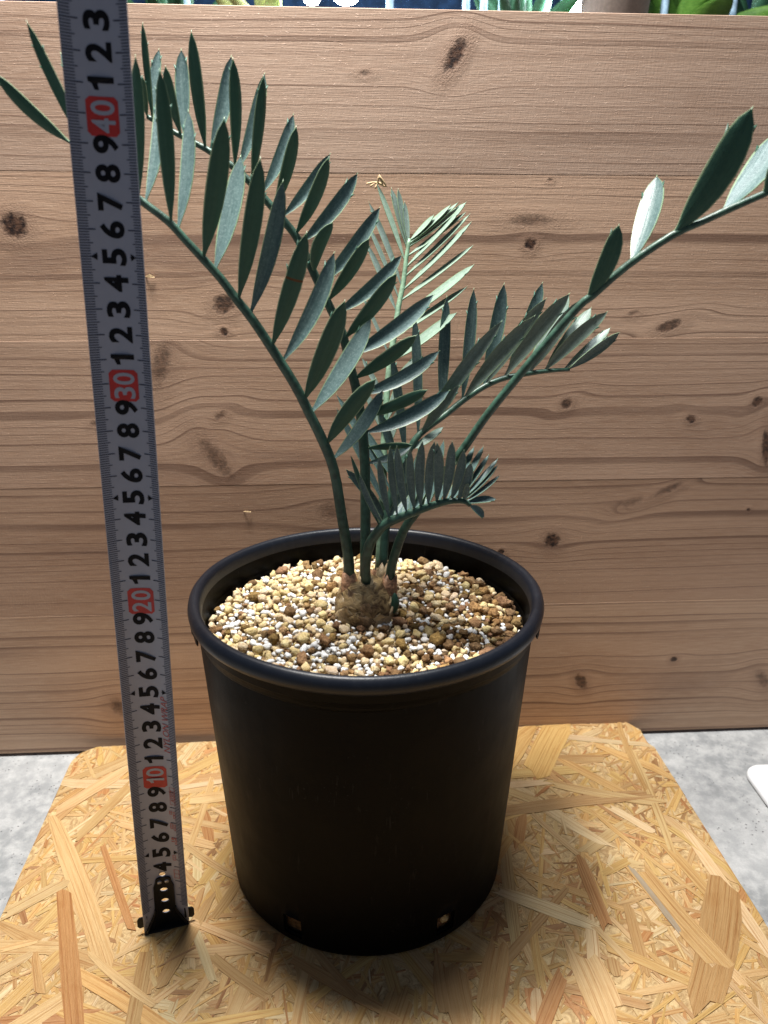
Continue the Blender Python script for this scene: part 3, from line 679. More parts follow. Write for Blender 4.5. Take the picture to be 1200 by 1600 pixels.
# angles (deg) of the drain slots round the base
slots = [-118.5, -57.5, 0, 62, 122, 180]
slot_hw = 4.0
angs = set(round(i * 4.0, 2) for i in range(90))
for s_ in slots:
    for d in (-slot_hw, slot_hw): angs.add(round((s_ + d) % 360, 2))
angs = sorted(angs)
angs = [a for i, a in enumerate(angs) if i == 0 or a - angs[i-1] > .6]
def in_slot(a):
    return any(abs((a - s_ + 180) % 360 - 180) < slot_hw - .05 for s_ in slots)
zs = [0, .25, .55, 1.9, 3, 5, 8, 11, 14, 16.3]
nA = len(angs)
V, F = [], []
def ring(r, z):
    for a in angs: V.append((r * math.cos(R_(a)), OVAL * r * math.sin(R_(a)), z))
for z in zs: ring(wall_r(z) - (.12 if z == 0 else 0), z)
nz = len(zs)
for z in zs: ring(wall_r(z) - .22, z)
OFF = nz * nA
for i in range(nz - 1):
    for j in range(nA):
        j2 = (j + 1) % nA
        am = (angs[j] + (angs[j2] if j2 else 360)) / 2
        hole = in_slot(am) and zs[i] >= .5 and zs[i + 1] <= 2.0
        a, b, c_, d = i*nA + j, i*nA + j2, (i+1)*nA + j2, (i+1)*nA + j
        if not hole:
            F.append((a, b, c_, d)); F.append((OFF+d, OFF+c_, OFF+b, OFF+a))
        else:
            F += [(a, OFF+a, OFF+b, b), (d, c_, OFF+c_, OFF+d)]
            jm = (j - 1) % nA; ap = (angs[jm] + angs[j]) / 2
            if not in_slot(ap): F.append((a, d, OFF+d, OFF+a))
            jn = (j2 + 1) % nA; an = (angs[j2] + angs[jn]) / 2
            if not in_slot(an): F.append((b, OFF+b, OFF+c_, c_))
F.append(tuple(range(nA))[::-1])
F.append(tuple(OFF + j for j in range(nA)))
o = obj('wall', mesh_data('pot_wall', V, F, MAT['pot']), pot)
# rolled rim: swept profile (r, z)
prof = [(8.62, 16.2), (8.66, 17.3), (8.70, 17.78), (8.80, 18.02), (8.97, 18.12), (9.16, 18.06), (9.31, 17.88), (9.37, 17.64), (9.34, 17.42),
        (9.24, 17.26), (9.10, 17.20), (9.03, 17.12), (9.03, 16.72), (8.97, 16.62), (8.92, 16.66), (8.88, 16.3), (8.80, 16.1)]
V, F = [], []
nr = 120
rw = random.Random(3)
for j in range(nr):
    a = 2 * math.pi * j / nr
    wv = .035 * math.sin(3 * a + .6) + .02 * math.sin(7 * a)
    for (r, z) in prof: V.append(((r + wv) * math.cos(a), OVAL * (r + wv) * math.sin(a), z + .03 * math.sin(2 * a + 1)))
npf = len(prof)
for j in range(nr):
    for k in range(npf):
        a, b = j * npf + k, j * npf + (k + 1) % npf
        c_, d = ((j + 1) % nr) * npf + (k + 1) % npf, ((j + 1) % nr) * npf + k
        F.append((a, d, c_, b))
rim = obj('rim', mesh_data('pot_rim', V, F, [MAT['rim'], MAT['pot']], [0 if 1 <= k <= 8 else 1 for j in range(nr) for k in range(npf)]), pot)
# ragged moulding flash hanging under the rim at the right and left
def flash(a0, a1, n, drop, seed):
    rr = random.Random(seed)
    V, F = [], []
    for i in range(n + 1):
        a = R_(a0 + (a1 - a0) * i / n)
        d = drop * rr.uniform(.15, 1)
        for (r, z) in ((9.16, 17.30), (9.18, 17.10 - d), (9.24, 17.10 - d), (9.26, 17.32)):
            V.append((r * math.cos(a), OVAL * r * math.sin(a), z))
    for i in range(n):
        for k in range(4):
            F.append((4*i + k, 4*i + (k+1) % 4, 4*(i+1) + (k+1) % 4, 4*(i+1) + k))
    F += [(0, 3, 2, 1), (4*n, 4*n+1, 4*n+2, 4*n+3)]
    obj('moulding_flash', mesh_data('moulding_flash', V, F, MAT['pot'], smooth=False), rim)
flash(-22, 6, 14, .42, 1); flash(-152, -176, 12, .22, 2)

# ------------------------------------------------------------------ gravel
SOIL = 16.3
def soil_z(x, y):
    r = math.hypot(x, y / OVAL)
    return SOIL + .75 * math.exp(-((x - .2) ** 2 + (y - 1.5) ** 2) / 26.0) + .12 * noise.noise(Vector((x * .5, y * .5, 2.0))) - .25 * max(0, (r - 7.0) / 1.6)
gravel = empty('potting_gravel', (PCX, PCY, 0.06))
tag(gravel, 'mixed cream white and brown pumice gravel filling the black pot', 'gravel')
# bed below the loose top layer
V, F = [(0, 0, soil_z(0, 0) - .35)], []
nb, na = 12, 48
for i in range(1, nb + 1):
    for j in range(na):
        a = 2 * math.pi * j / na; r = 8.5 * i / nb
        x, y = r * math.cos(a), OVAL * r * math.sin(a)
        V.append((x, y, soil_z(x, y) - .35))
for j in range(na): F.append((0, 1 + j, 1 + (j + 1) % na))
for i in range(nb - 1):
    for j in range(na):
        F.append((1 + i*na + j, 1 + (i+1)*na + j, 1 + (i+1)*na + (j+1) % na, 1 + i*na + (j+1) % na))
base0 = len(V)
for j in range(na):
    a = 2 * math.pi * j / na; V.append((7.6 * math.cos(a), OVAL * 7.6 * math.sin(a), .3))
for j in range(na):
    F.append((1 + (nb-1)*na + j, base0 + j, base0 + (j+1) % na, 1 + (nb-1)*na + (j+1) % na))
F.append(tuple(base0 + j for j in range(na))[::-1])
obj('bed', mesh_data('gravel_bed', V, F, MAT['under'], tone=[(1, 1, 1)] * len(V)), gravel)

import bmesh
def ico(sub):
    bm = bmesh.new(); bmesh.ops.create_icosphere(bm, subdivisions=sub, radius=1)
    v = [tuple(p.co) for p in bm.verts]; f = [tuple(q_.index for q_ in p.verts) for p in bm.faces]
    bm.free(); return v, f
ICO2, ICO3 = ico(2), ico(3)
def stone_shape(kind, seed, src):
    rr = random.Random(seed)
    off = Vector((rr.random() * 50, rr.random() * 50, rr.random() * 50))
    amp, fr = {'cream': (.42, 1.25), 'white': (.42, 1.2), 'brown': (.46, 1.6)}[kind]
    sx, sy, sz = rr.uniform(.85, 1.3), rr.uniform(.65, 1.0), rr.uniform(.55, .9)
    out = []
    for p in src[0]:
        v = Vector(p)
        k = 1 + amp * 1.6 * noise.noise(v * fr + off) + amp * .45 * noise.noise(v * fr * 2.7 + off)
        if kind == 'brown': k += .14 * noise.noise(v * 6 + off)
        v = v * k
        out.append((v.x * sx, v.y * sy, v.z * sz))
    return out
KINDS = ('cream', 'white', 'brown')
shapes = {k: [stone_shape(k, 100 * i + s_, ICO2) for s_ in range(14)] for i, k in enumerate(KINDS)}

rg = random.Random(21)
def pick_kind(x, y):
    # the mix is browner to the right and at the front, paler to the left
    t_ = .25 + .045 * x - .012 * y + .35 * noise.noise(Vector((x * .45, y * .45, 9.1)))
    if rg.random() < min(.86, max(.16, t_)): return 'brown'
    return 'white' if rg.random() < .36 + .03 * -y else 'cream'
grid = {}
def near(x, y, rad):
    gx, gy = int(x // 1), int(y // 1)
    for i in (-1, 0, 1):
        for j in (-1, 0, 1):
            for q_ in grid.get((gx + i, gy + j), ()):
                if (q_[0] - x) ** 2 + (q_[1] - y) ** 2 < (.78 * (q_[2] + rad)) ** 2: return True
    return False
stones = []
def throw(n, rfun, zoff, kinds=None):
    for _ in range(n):
        a = rg.uniform(0, 2 * math.pi); rad = 8.45 * math.sqrt(rg.random())
        x, y = rad * math.cos(a), OVAL * rad * math.sin(a)
        k = pick_kind(x, y); r = rfun(k)
        if rad + r * .8 > 8.55: continue
        if math.hypot(x + .07, y + .1) < 1.62 + r * .5: continue
        if near(x, y, r): continue
        grid.setdefault((int(x // 1), int(y // 1)), []).append((x, y, r))
        stones.append((x, y, soil_z(x, y) + zoff - .30 + r * .55 + rg.uniform(-.04, .10), r, k))
throw(600, lambda k: {'brown': rg.uniform(.26, .40), 'cream': rg.uniform(.22, .32), 'white': rg.uniform(.16, .22)}[k], .12)
throw(6000, lambda k: {'brown': rg.uniform(.16, .26), 'cream': rg.uniform(.15, .23), 'white': rg.uniform(.11, .17)}[k], .06)
throw(9000, lambda k: {'brown': rg.uniform(.11, .19), 'cream': rg.uniform(.12, .18), 'white': rg.uniform(.09, .15)}[k], .0)
grid.clear()
throw(4500, lambda k: {'brown': rg.uniform(.17, .26), 'cream': rg.uniform(.18, .28), 'white': rg.uniform(.12, .2)}[k], -.22)
# a few stones fill the drain slots
for s_ in (-118.5, -57.5):
    for da, z, r, k in ((-2.2, .95, .42, 'brown'), (2.0, 1.0, .36, 'cream' if s_ > -100 else 'brown'), (.2, 1.55, .40, 'cream' if s_ > -100 else 'brown')):
        a = R_(s_ + da); rr_ = wall_r(1) - (.62 if s_ > -100 else .85)
        stones.append((rr_ * math.cos(a), OVAL * rr_ * math.sin(a), z, r, k))
order = sorted(range(len(stones)), key=lambda i: -stones[i][3] * (1 if stones[i][2] > SOIL - .35 else .3))
big = set(order[:294]) | set(range(len(stones) - 6, len(stones)))
meshes = {}
VV = {k: [[], [], []] for k in KINDS}
def stone_tone(k):
    if k == 'brown':
        b = rg.uniform(.55, 1.25); return (b, b * rg.uniform(.88, 1.05), b * rg.uniform(.75, 1.1))
    if k == 'cream':
        b = rg.uniform(.82, 1.08); return (b, b * rg.uniform(.94, 1.0), b * rg.uniform(.80, 1.12))
    b = rg.uniform(.88, 1.05); return (b, b, b)
for i, (x, y, z, r, k) in enumerate(stones):
    si = rg.randrange(14)
    eul = (rg.uniform(-.5, .5), rg.uniform(-.5, .5), rg.uniform(0, 6.28))
    if i in big:
        key = (k, si, rg.randrange(2))
        if key not in meshes:
            meshes[key] = mesh_data('pebble_' + k, [(a * .3, b * .3, c_ * .3) for a, b, c_ in shapes[k][si]], ICO2[1], MAT[k], tone=[stone_tone(k)] * len(ICO2[0]))
        o = obj('pebble', meshes[key], gravel, (x, y, z))
        o.rotation_euler = eul; o.scale = (r / .3, r / .3, r / .3)
    else:
        from mathutils import Euler
        Rm = Euler(eul).to_matrix()
        V, F, T = VV[k]
        v0 = len(V); tn = stone_tone(k)
        for p in shapes[k][si]: V.append(Rm @ Vector(p) * r + Vector((x, y, z))); T.append(tn)
        F += [tuple(v0 + q_ for q_ in f) for f in ICO2[1]]
for k, nm in zip(KINDS, ('cream_pebbles', 'white_pebbles', 'brown_pebbles')):
    tag(obj(nm, mesh_data(nm, VV[k][0], VV[k][1], MAT[k], tone=VV[k][2]), gravel), kind='stuff')

# ------------------------------------------------------------------ cycad
CX, CY = -1.0, 36.15
plant = empty('cycad_plant', (0, 0, 0))
tag(plant, 'blue green cycad with stiff spiny fronds growing from small bulb in gravel', 'plant')
# caudex: knobbly bulb
V, F = [], []
na, nzv = 36, 18
for i in range(nzv + 1):
    t_ = i / nzv
    z = 15.7 + 2.75 * t_
    r = 1.62 * (math.sin(math.pi * min(1, .22 + .78 * t_ * .92)) ** .62) if t_ < .62 else 1.62 * (math.sin(math.pi * (.22 + .78 * .62 * .92)) ** .62) * (1 - .42 * ((t_ - .62) / .38) ** 1.2)
    for j in range(na):
        a = 2 * math.pi * j / na
        v = Vector((math.cos(a), math.sin(a), t_ * 2))
        rr_ = r * (1 + .08 * noise.noise(v * 2.0) + .03 * noise.noise(v * 5.5)) * (1 + .018 * math.sin(t_ * 46 + 4 * noise.noise(v * 2)))
        V.append((CX + rr_ * math.cos(a), CY + rr_ * math.sin(a), z + .2))
for i in range(nzv):
    for j in range(na):
        F.append((i*na + j, i*na + (j+1) % na, (i+1)*na + (j+1) % na, (i+1)*na + j))
F.append(tuple(nzv*na + j for j in range(na)))
caudex = obj('caudex', mesh_data('caudex', V, F, MAT['bark']), plant)
# papery bracts wrapped round it
def bract(ang, z0, h, w, r0, r1, lean, mat, seed):
    rr = random.Random(seed)
    V, F = [], []
    n, m = 6, 5
    off = Vector((rr.random() * 9, rr.random() * 9, rr.random() * 9))
    for side in (0, 1):
        for i in range(n + 1):
            t_ = i / n
            hw = w * (1 - .15 * t_) * (1 - t_ ** 3) ** .7 * .5 + .02
            for j in range(m):
                s_ = -1 + 2 * j / (m - 1)
                r = r0 + (r1 - r0) * t_ + .06 * (1 - s_ * s_) + .16 * noise.noise(Vector((t_ * 3, s_, 0)) + off) - side * .045
                a = R_(ang + lean * t_) + s_ * hw / max(r, .4)
                V.append((CX + r * math.cos(a), CY + r * math.sin(a), z0 + h * t_ - .12 * h * s_ * s_ + .10 * noise.noise(Vector((s_ * 2, t_ * 2, 4)) + off)))
    k = (n + 1) * m
    for i in range(n):
        for j in range(m - 1):
            a = i*m + j
            F.append((a, a+1, a+m+1, a+m)); F.append((k+a+m, k+a+m+1, k+a+1, k+a))
        for j in (0, m - 1):
            a = i*m + j; F.append((a, a+m, k+a+m, k+a) if j == 0 else (a, k+a, k+a+m, a+m))
    for j in range(m - 1):
        F.append((j, k+j, k+j+1, j+1)); e = n*m + j; F.append((e, e+1, k+e+1, k+e))
    obj('bract', mesh_data('bract', V, F, mat), caudex)
rb = random.Random(8)
for k, (ang, z0, h, w) in enumerate([(-150, 16.2, 1.5, 1.9), (-115, 16.0, 1.4, 2.0), (-80, 16.0, 1.5, 2.0), (-45, 16.0, 1.4, 1.9), (-10, 16.2, 1.5, 1.9), (40, 16.3, 1.4, 1.9), (100, 16.3, 1.4, 1.9), (160, 16.3, 1.4, 1.9),
                                    (-138, 16.8, 1.3, 1.5), (-98, 16.6, 1.1, 1.5), (-64, 16.8, 1.2, 1.5), (-25, 16.9, 1.2, 1.4)]):
    bract(ang, z0 + .1, h, w, 1.60 if k < 8 else 1.58, (1.66 if k < 8 else 1.38) + rb.uniform(-.06, .10), rb.uniform(-30, 30), MAT[('bract', 'bark', 'bract_dark', 'bract')[k % 4]], k)
# papery sleeve round the foot of each frond
for k, (axis, _) in enumerate(FRONDS.values()):
    rr = random.Random(70 + k)
    p0, p1 = Vector(axis[0][:3]), Vector(axis[1][:3])
    d = (p1 - p0).normalized(); top = p0 + d * rr.uniform(.15, .45); low = Vector((CX + (p0.x - CX) * .8, CY + (p0.y - CY) * .8, 17.0))
    path = [low, low.lerp(top, .35), low.lerp(top, .7), top]
    V, F = [], []
    n = 14
    x_ = d.cross(Vector((0, 1, 0))).normalized(); y_ = d.cross(x_).normalized()
    rad = (.62, .56, .46, .34)
    for side in (0, .05):
        for i, c_ in enumerate(path):
            for q_ in range(n):
                a = 2 * math.pi * q_ / n
                ru_ = rad[i] * (1 + .10 * noise.noise(Vector((math.cos(a) * 2, math.sin(a) * 2, i + k * 5.0)))) - side
                jag = (.34 * noise.noise(Vector((math.cos(a) * 3, math.sin(a) * 3, k * 3.1))) if i == 3 else 0)
                V.append(c_ + (x_ * math.cos(a) + y_ * math.sin(a)) * ru_ + d * jag)
    m_ = 4 * n
    for i in range(3):
        for q_ in range(n):
            a, b = i*n + q_, i*n + (q_+1) % n
            F.append((a, b, b+n, a+n)); F.append((m_+a+n, m_+b+n, m_+b, m_+a))
    for q_ in range(n):
        a, b = 3*n + q_, 3*n + (q_+1) % n; F.append((a, b, m_+b, m_+a))
    obj('sheath', mesh_data('sheath', V, F, MAT['bract_red' if k % 2 == 0 else 'bract']), caudex)
v, f = tube_vf(catmull([(CX + 1.42, CY - .5, 17.0), (CX + 1.6, CY - .5, 17.5), (CX + 1.58, CY - .5, 18.1)]), [.22, .24, .25, .25, .24, .22, .18, .12, .04], 8)
obj('bud', mesh_data('bud', v, f, MAT['leaf_lo']), caudex)

# leaflets
PROF = [(0, .22), (.04, .18), (.09, .28), (.17, .52), (.28, .76), (.42, .93), (.57, 1.0), (.70, .97), (.82, .83), (.92, .54), (1.0, .06)]
def leaflet(base, tip, nrm, W, bow, teeth, parent, seed, scar=False, cup=.22):
    rr = random.Random(seed)
    upm = MAT[('leaf_up', 'leaf_lit_soft', 'leaf_lit_strong')[teeth // 10]]; teeth %= 10  # tens in teeth pick a leaf copy with light painted in
    b, tp, n = Vector(base), Vector(tip), Vector(nrm).normalized()
    a = tp - b; L = a.length; a /= L
    n = (n - a * n.dot(a)).normalized(); s = a.cross(n)
    prof = list(PROF)
    if scar: prof = sorted(prof + [(.615, .95), (.635, .94)])
    skew = rr.uniform(-.04, .04); curl = rr.uniform(-.02, .035) * L; tw = rr.uniform(-.22, .22) * (.25 if upm is MAT['leaf_lit_strong'] else 1)
    def centre(t):
        return b + a * (L * t) + s * (bow * 4 * t * (1 - t)) + n * (curl * (t * t - t * .4))
    XS = (-1, -.90, -.45, 0, .45, .90, 1); m = 7
    up_, lo_, UV = [], [], []
    ru = rr.random() * 30
    for (t, k) in prof:
        c_ = centre(t); hw = W * .5 * k
        ang = tw * (t - .4)
        st = s * math.cos(ang) + n * math.sin(ang); nt = n * math.cos(ang) - s * math.sin(ang)
        for j in range(m):
            x = XS[j]
            p = c_ + st * (hw * (x + skew)) + nt * (cup * hw * (x * x - .5))
            up_.append(p); lo_.append(p - nt * (.085 * (1 - .45 * x * x) * (1 - .5 * t)))
            UV.append((ru + L * t, ru + hw * x))
    V, F, MI, UVs = [], [], [], []
    np_ = len(prof)
    def add(pts, uvs):
        o_ = len(V); V.extend(pts); UVs.extend(uvs); return o_
    u0 = add(up_, UV); l0 = add(lo_, UV)
    for i in range(np_ - 1):
        sc_ = scar and abs(prof[i][0] - .615) < 1e-4
        for j in range(m - 1):
            q_ = i*m + j
            F.append((u0+q_, u0+q_+m, u0+q_+m+1, u0+q_+1)); MI.append(3 if sc_ else (2 if j in (0, m - 2) else 0))
            F.append((l0+q_, l0+q_+1, l0+q_+m+1, l0+q_+m)); MI.append(3 if sc_ else (2 if j in (0, m - 2) else 1))
    for j in (0, m - 1):                     # pale margins
        e = add([up_[i*m + j] for i in range(np_)] + [lo_[i*m + j] for i in range(np_)], [(0, 0)] * (2 * np_))
        for i in range(np_ - 1):
            q_ = (e+i, e+np_+i, e+np_+i+1, e+i+1)
            F.append(q_ if j == 0 else q_[::-1]); MI.append(2)
    def spike(root0, root1, point, w, mi=2):
        d = (Vector(root1) - Vector(root0))
        e = add([root0, root1, (Vector(root0) + Vector(root1)) * .5 + n * w, (Vector(root0) + Vector(root1)) * .5 - n * w, point], [(0, 0)] * 5)
        for q_ in ((0, 2, 4), (2, 1, 4), (1, 3, 4), (3, 0, 4)): F.append(tuple(e + z for z in q_)); MI.append(mi)
    last = np_ - 1
    spike(up_[last*m], up_[last*m + m - 1], centre(1) + a * min(.15, .02 * L + .03) + n * .03, .018)
    spots = [(.88, 1), (.80, -1), (.70, 1), (.78, 1)]
    if rr.random() < .5: spots = [(t, -x) for t, x in spots]
    for (t, x) in spots[:teeth]:
        t += rr.uniform(-.03, .03)
        i = max(k for k in range(np_) if prof[k][0] <= t); f_ = (t - prof[i][0]) / (prof[i+1][0] - prof[i][0]) if i < np_ - 1 else 0
        j = 0 if x < 0 else m - 1
        e0 = up_[i*m + j].lerp(up_[(i+1)*m + j], f_); ax = (up_[(i+1)*m + j] - up_[i*m + j]).normalized()
        g = min(.30, .13 * W + .08)
        spike(e0 - ax * g * 1.1 - s * (x * .03), e0 + ax * g * .30 - s * (x * .03), e0 + ax * g * 1.0 + s * (x * g * .55), .02, 1)
    return obj('leaflet', mesh_data('leaflet', V, F, [upm, MAT['leaf_lo'], MAT['margin'], MAT['scar']], MI, True, UVs), parent)

sd = 0
for key, (axis, leaves) in FRONDS.items():
    pts = catmull([p[:3] for p in axis], 3)
    rads = []
    for i in range(len(pts)):
        t_ = i / 3; k = min(int(t_), len(axis) - 2); rads.append(axis[k][3] + (axis[k+1][3] - axis[k][3]) * (t_ - k))
    v, f = tube_vf(pts, rads, 10)
    fr = obj('frond', mesh_data('frond_stalk', v, f, MAT['rachis_lit' if key == 'C' else 'rachis']), plant)  # frond C takes the stalk copy coloured as if lit
    for li, lf in enumerate(leaves):
        sd += 1
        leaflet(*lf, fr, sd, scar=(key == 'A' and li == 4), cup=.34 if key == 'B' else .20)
    if key == 'C':
        for dx, dz in ((0, 0), (.25, -.1), (-.2, .12)):        # dried brown tip
            tipv = Vector(leaves[16][1])
            q_ = [tipv + Vector((-.35 + dx, 0, -.1 + dz)), tipv + Vector((dx * .3, .1, .1)), tipv + Vector((.3 - dx, 0, .02 - dz)), tipv + Vector((.1, -.1, .4 * (1 + dz)))]
            v, f = tube_vf(catmull(q_, 3), [.05] * 10, 6)
            obj('dried_tip', mesh_data('dried_tip', v, f, MAT['straw']), fr)
# ------------------------------------------------------------------ steel tape measure
tape = empty('tape_measure', (-11.94, 30.92, .05))
tag(tape, 'upright pale steel tape measure blade with black centimetre numbers beside the pot', 'tape measure')
TD = Vector((.0372, .015, 1)).normalized()
RHO = 2.05
def frame(s):
    """across and face vectors of the blade, which twists a little towards its foot"""
    yaw = .12 + .24 * math.exp(-max(s, 0) / 5.0)
    A = Vector((math.cos(yaw), math.sin(yaw), 0)); A = (A - TD * A.dot(TD)).normalized()
    return A, A.cross(TD).normalized()
TA, TN = frame(1.2)
def tp(u, s, off=0.0):
    A, N = frame(s)
    a = u / RHO
    nn = N * math.cos(a) - A * math.sin(a)
    return TD * s + A * (RHO * math.sin(a)) + N * (RHO - RHO * math.cos(a)) + nn * off
TL = 54.0
V, F = [], []
nu, ns = 17, 55
for off in (0, -.035):
    for i in range(ns + 1):
        for j in range(nu): V.append(tp(-1.25 + 2.5 * j / (nu - 1), .1 + (TL - .1) * i / ns, off))
k = nu * (ns + 1)
for i in range(ns):
    for j in range(nu - 1):
        a = i*nu + j
        F.append((a, a+1, a+nu+1, a+nu)); F.append((k+a+nu, k+a+nu+1, k+a+1, k+a))
    a = i*nu; F.append((a, a+nu, k+a+nu, k+a)); a = i*nu + nu - 1; F.append((a, k+a, k+a+nu, a+nu))
for j in range(nu - 1):
    F.append((j, k+j, k+j+1, j+1)); e = ns*nu + j; F.append((e, e+1, k+e+1, k+e))
blade = obj('blade', mesh_data('tape_blade', V, F, MAT['tape']), tape)

HOLES = [(-.02, 3.48, .13), (0, 2.48, .17), (.02, 1.72, .17), (.03, .92, .17)]
def cut_holes(o, holes):
    bm = bmesh.new()
    for (u, s_, r) in holes:
        c_ = tp(u, s_)
        ringf, ringb = [], []
        for j in range(16):
            a = 2 * math.pi * j / 16
            p = c_ + TA * (r * 1.25 * math.cos(a)) + TD * (r * math.sin(a))
            ringf.append(bm.verts.new((p + TN * .6) * S)); ringb.append(bm.verts.new((p - TN * .6) * S))
        bm.faces.new(ringf); bm.faces.new(ringb[::-1])
        for j in range(16):
            bm.faces.new((ringf[j], ringb[j], ringb[(j+1) % 16], ringf[(j+1) % 16]))
    bmesh.ops.recalc_face_normals(bm, faces=bm.faces)
    cm = bpy.data.meshes.new('cutter'); bm.to_mesh(cm); bm.free()
    co = bpy.data.objects.new('cutter', cm); C.objects.link(co); co.parent = o.parent
    md = o.modifiers.new('holes', 'BOOLEAN'); md.object = co; md.operation = 'DIFFERENCE'; md.solver = 'EXACT'
    bpy.context.view_layer.update()
    me = bpy.data.meshes.new_from_object(o.evaluated_get(bpy.context.evaluated_depsgraph_get()))
    o.modifiers.clear(); o.data = me
    bpy.data.objects.remove(co)
cut_holes(blade, HOLES)

# scale marks
V, F = [], []
def quad(u0, u1, s_, w, off=.010, seg=2):
    for i in range(seg):
        a, b = u0 + (u1 - u0) * i / seg, u0 + (u1 - u0) * (i + 1) / seg
        o_ = len(V)
        V.extend([tp(a, s_ - w, off), tp(b, s_ - w, off), tp(b, s_ + w, off), tp(a, s_ + w, off)])
        F.append((o_, o_+1, o_+2, o_+3))
for mmk in range(2, 538):
    s_ = mmk / 10
    cmk, half = mmk % 10 == 0, mmk % 5 == 0
    if s_ > 1.2: quad(-1.245, -.60 if cmk else (-.74 if half else -.85), s_, .021 if cmk else .017)
    if s_ > 1.2: quad(.64 if cmk else (.80 if half else .90), 1.245, s_, .021 if cmk else .017)
obj('scale_marks', mesh_data('scale_marks', V, F, MAT['tick'], smooth=False), blade)

# lettering: built-in font, bent to the blade
def glyphs(text, shear=0, bold=.0):
    cv = bpy.data.curves.new('txt', 'FONT'); cv.body = text; cv.offset = bold; cv.shear = shear
    cv.resolution_u = 4
    to = bpy.data.objects.new('txt', cv); C.objects.link(to)
    bpy.context.view_layer.update()
    me = bpy.data.meshes.new_from_object(to.evaluated_get(bpy.context.evaluated_depsgraph_get()))
    bpy.data.objects.remove(to); bpy.data.curves.remove(cv)
    vs = [tuple(v.co) for v in me.vertices]; fs = [tuple(p.vertices) for p in me.polygons]
    bpy.data.meshes.remove(me)
    return vs, fs
gcache = {}
def print_text(name, text, s0, s1, u_top, u_bot, mat, off=.014, shear=0, bold=.0):
    """text reads up the blade: its baseline runs along +s at u_bot, its top is at u_top"""
    key = (text, shear, bold)
    if text == '1': gcache[key] = ([(.52, 0, 0), (1, 0, 0), (1, 1, 0), (.64, 1, 0), (.5, .86, 0), (0, .76, 0), (0, .60, 0), (.52, .64, 0)], [tuple(range(8))])
    if key not in gcache: gcache[key] = glyphs(text, shear, bold)
    vs, fs = gcache[key]
    x0, x1 = min(v[0] for v in vs), max(v[0] for v in vs); y0, y1 = min(v[1] for v in vs), max(v[1] for v in vs)
    V = []
    for v in vs:
        a = (v[0] - x0) / (x1 - x0); b = (v[1] - y0) / (y1 - y0)
        V.append(tp(u_bot + (u_top - u_bot) * b, s0 + (s1 - s0) * a, off))
    return obj(name, mesh_data(name, V, fs, mat, smooth=False), blade)
def red_box(s_, u0, u1, hl):
    V, F = [], []
    n, m = 16, 8
    r = .14
    us = [u0 + (u1 - u0) * i / m for i in range(m + 1)]
    for u in us:
        du = min(u - u0, u1 - u)
        ins = r - math.sqrt(max(0, r * r - (r - du) ** 2)) if du < r else 0
        V.append(tp(u, s_ - hl + ins, .012)); V.append(tp(u, s_ + hl - ins, .012))
    # finer corners
    for i in range(m): F.append((2*i, 2*i+2, 2*i+3, 2*i+1))
    return obj('number_box', mesh_data('number_box', V, F, MAT['red'], smooth=False), blade)
for nmb in range(4, 54):
    if nmb % 10 == 0:
        red_box(nmb - .08, -.58, .60, .66)
        m_ = nmb - .08
        print_text('numeral', str(nmb // 10), m_ - (.36 if nmb == 10 else .54), m_ - .05, -.42, .46, MAT['tape'], .020, bold=.018)
        print_text('numeral', '0', m_ + .04, m_ + .54, -.42, .46, MAT['tape'], .020, bold=.018)
    else:
        dgt = str(nmb % 10)
        hw = .21 if dgt == '1' else .32
        print_text('numeral', dgt, nmb - hw, nmb + hw, -.44, .50, MAT['ink'], .014, bold=.035)
    if nmb % 5 == 0 and nmb % 10:
        for (u0, u1) in ((-.86, -.62), (.90, .68)):
            V = [tp(u0, nmb, .016), tp(u1, nmb - .14, .016), tp(u1, nmb + .14, .016)]
            V = [tp(u1, nmb, .016), tp(u0, nmb - .14, .016), tp(u0, nmb + .14, .016)] if False else V
            obj('pointer_mark', mesh_data('pointer_mark', V, [(0, 1, 2)], MAT['ink'], smooth=False), blade)
print_text('lettering', 'NYLON WRAP', 11.45, 14.75, .56, .90, MAT['redtext'], .018, shear=.25)
print_text('lettering', 'ASSIST', 8.35, 9.15, .72, .94, MAT['redtext'], .018, shear=.25)
print_text('lettering', '18', 5.72, 6.02, .60, .76, MAT['redtext'], .018, bold=.02)
print_text('lettering', 'JQA', 5.55, 6.05, .78, .93, MAT['redtext'], .018, bold=.02)
def outline_mark(s0, s1, u0, u1, w=.025):
    V, F = [], []
    for (a0, a1, b0, b1) in ((s0, s1, u0, u0 + w), (s0, s1, u1 - w, u1), (s0, s0 + w, u0, u1), (s1 - w, s1, u0, u1), ((s0+s1)/2 - w/2, (s0+s1)/2 + w/2, u0, u1)):
        o_ = len(V); V.extend([tp(b0, a0, .018), tp(b1, a0, .018), tp(b1, a1, .018), tp(b0, a1, .018)]); F.append((o_, o_+1, o_+2, o_+3))
    obj('printed_mark', mesh_data('printed_mark', V, F, MAT['redtext'], smooth=False), blade)
for (s0, s1, u0, u1) in ((7.55, 7.78, .60, .74), (7.3, 7.75, .80, .92), (6.6, 6.95, .60, .74), (6.5, 6.9, .78, .9), (4.45, 4.8, .60, .78), (3.2, 3.8, .60, .90)):
    outline_mark(s0, s1, u0, u1)
# frame round ASSIST
outline_mark(8.2, 9.3, .68, .98, .02)

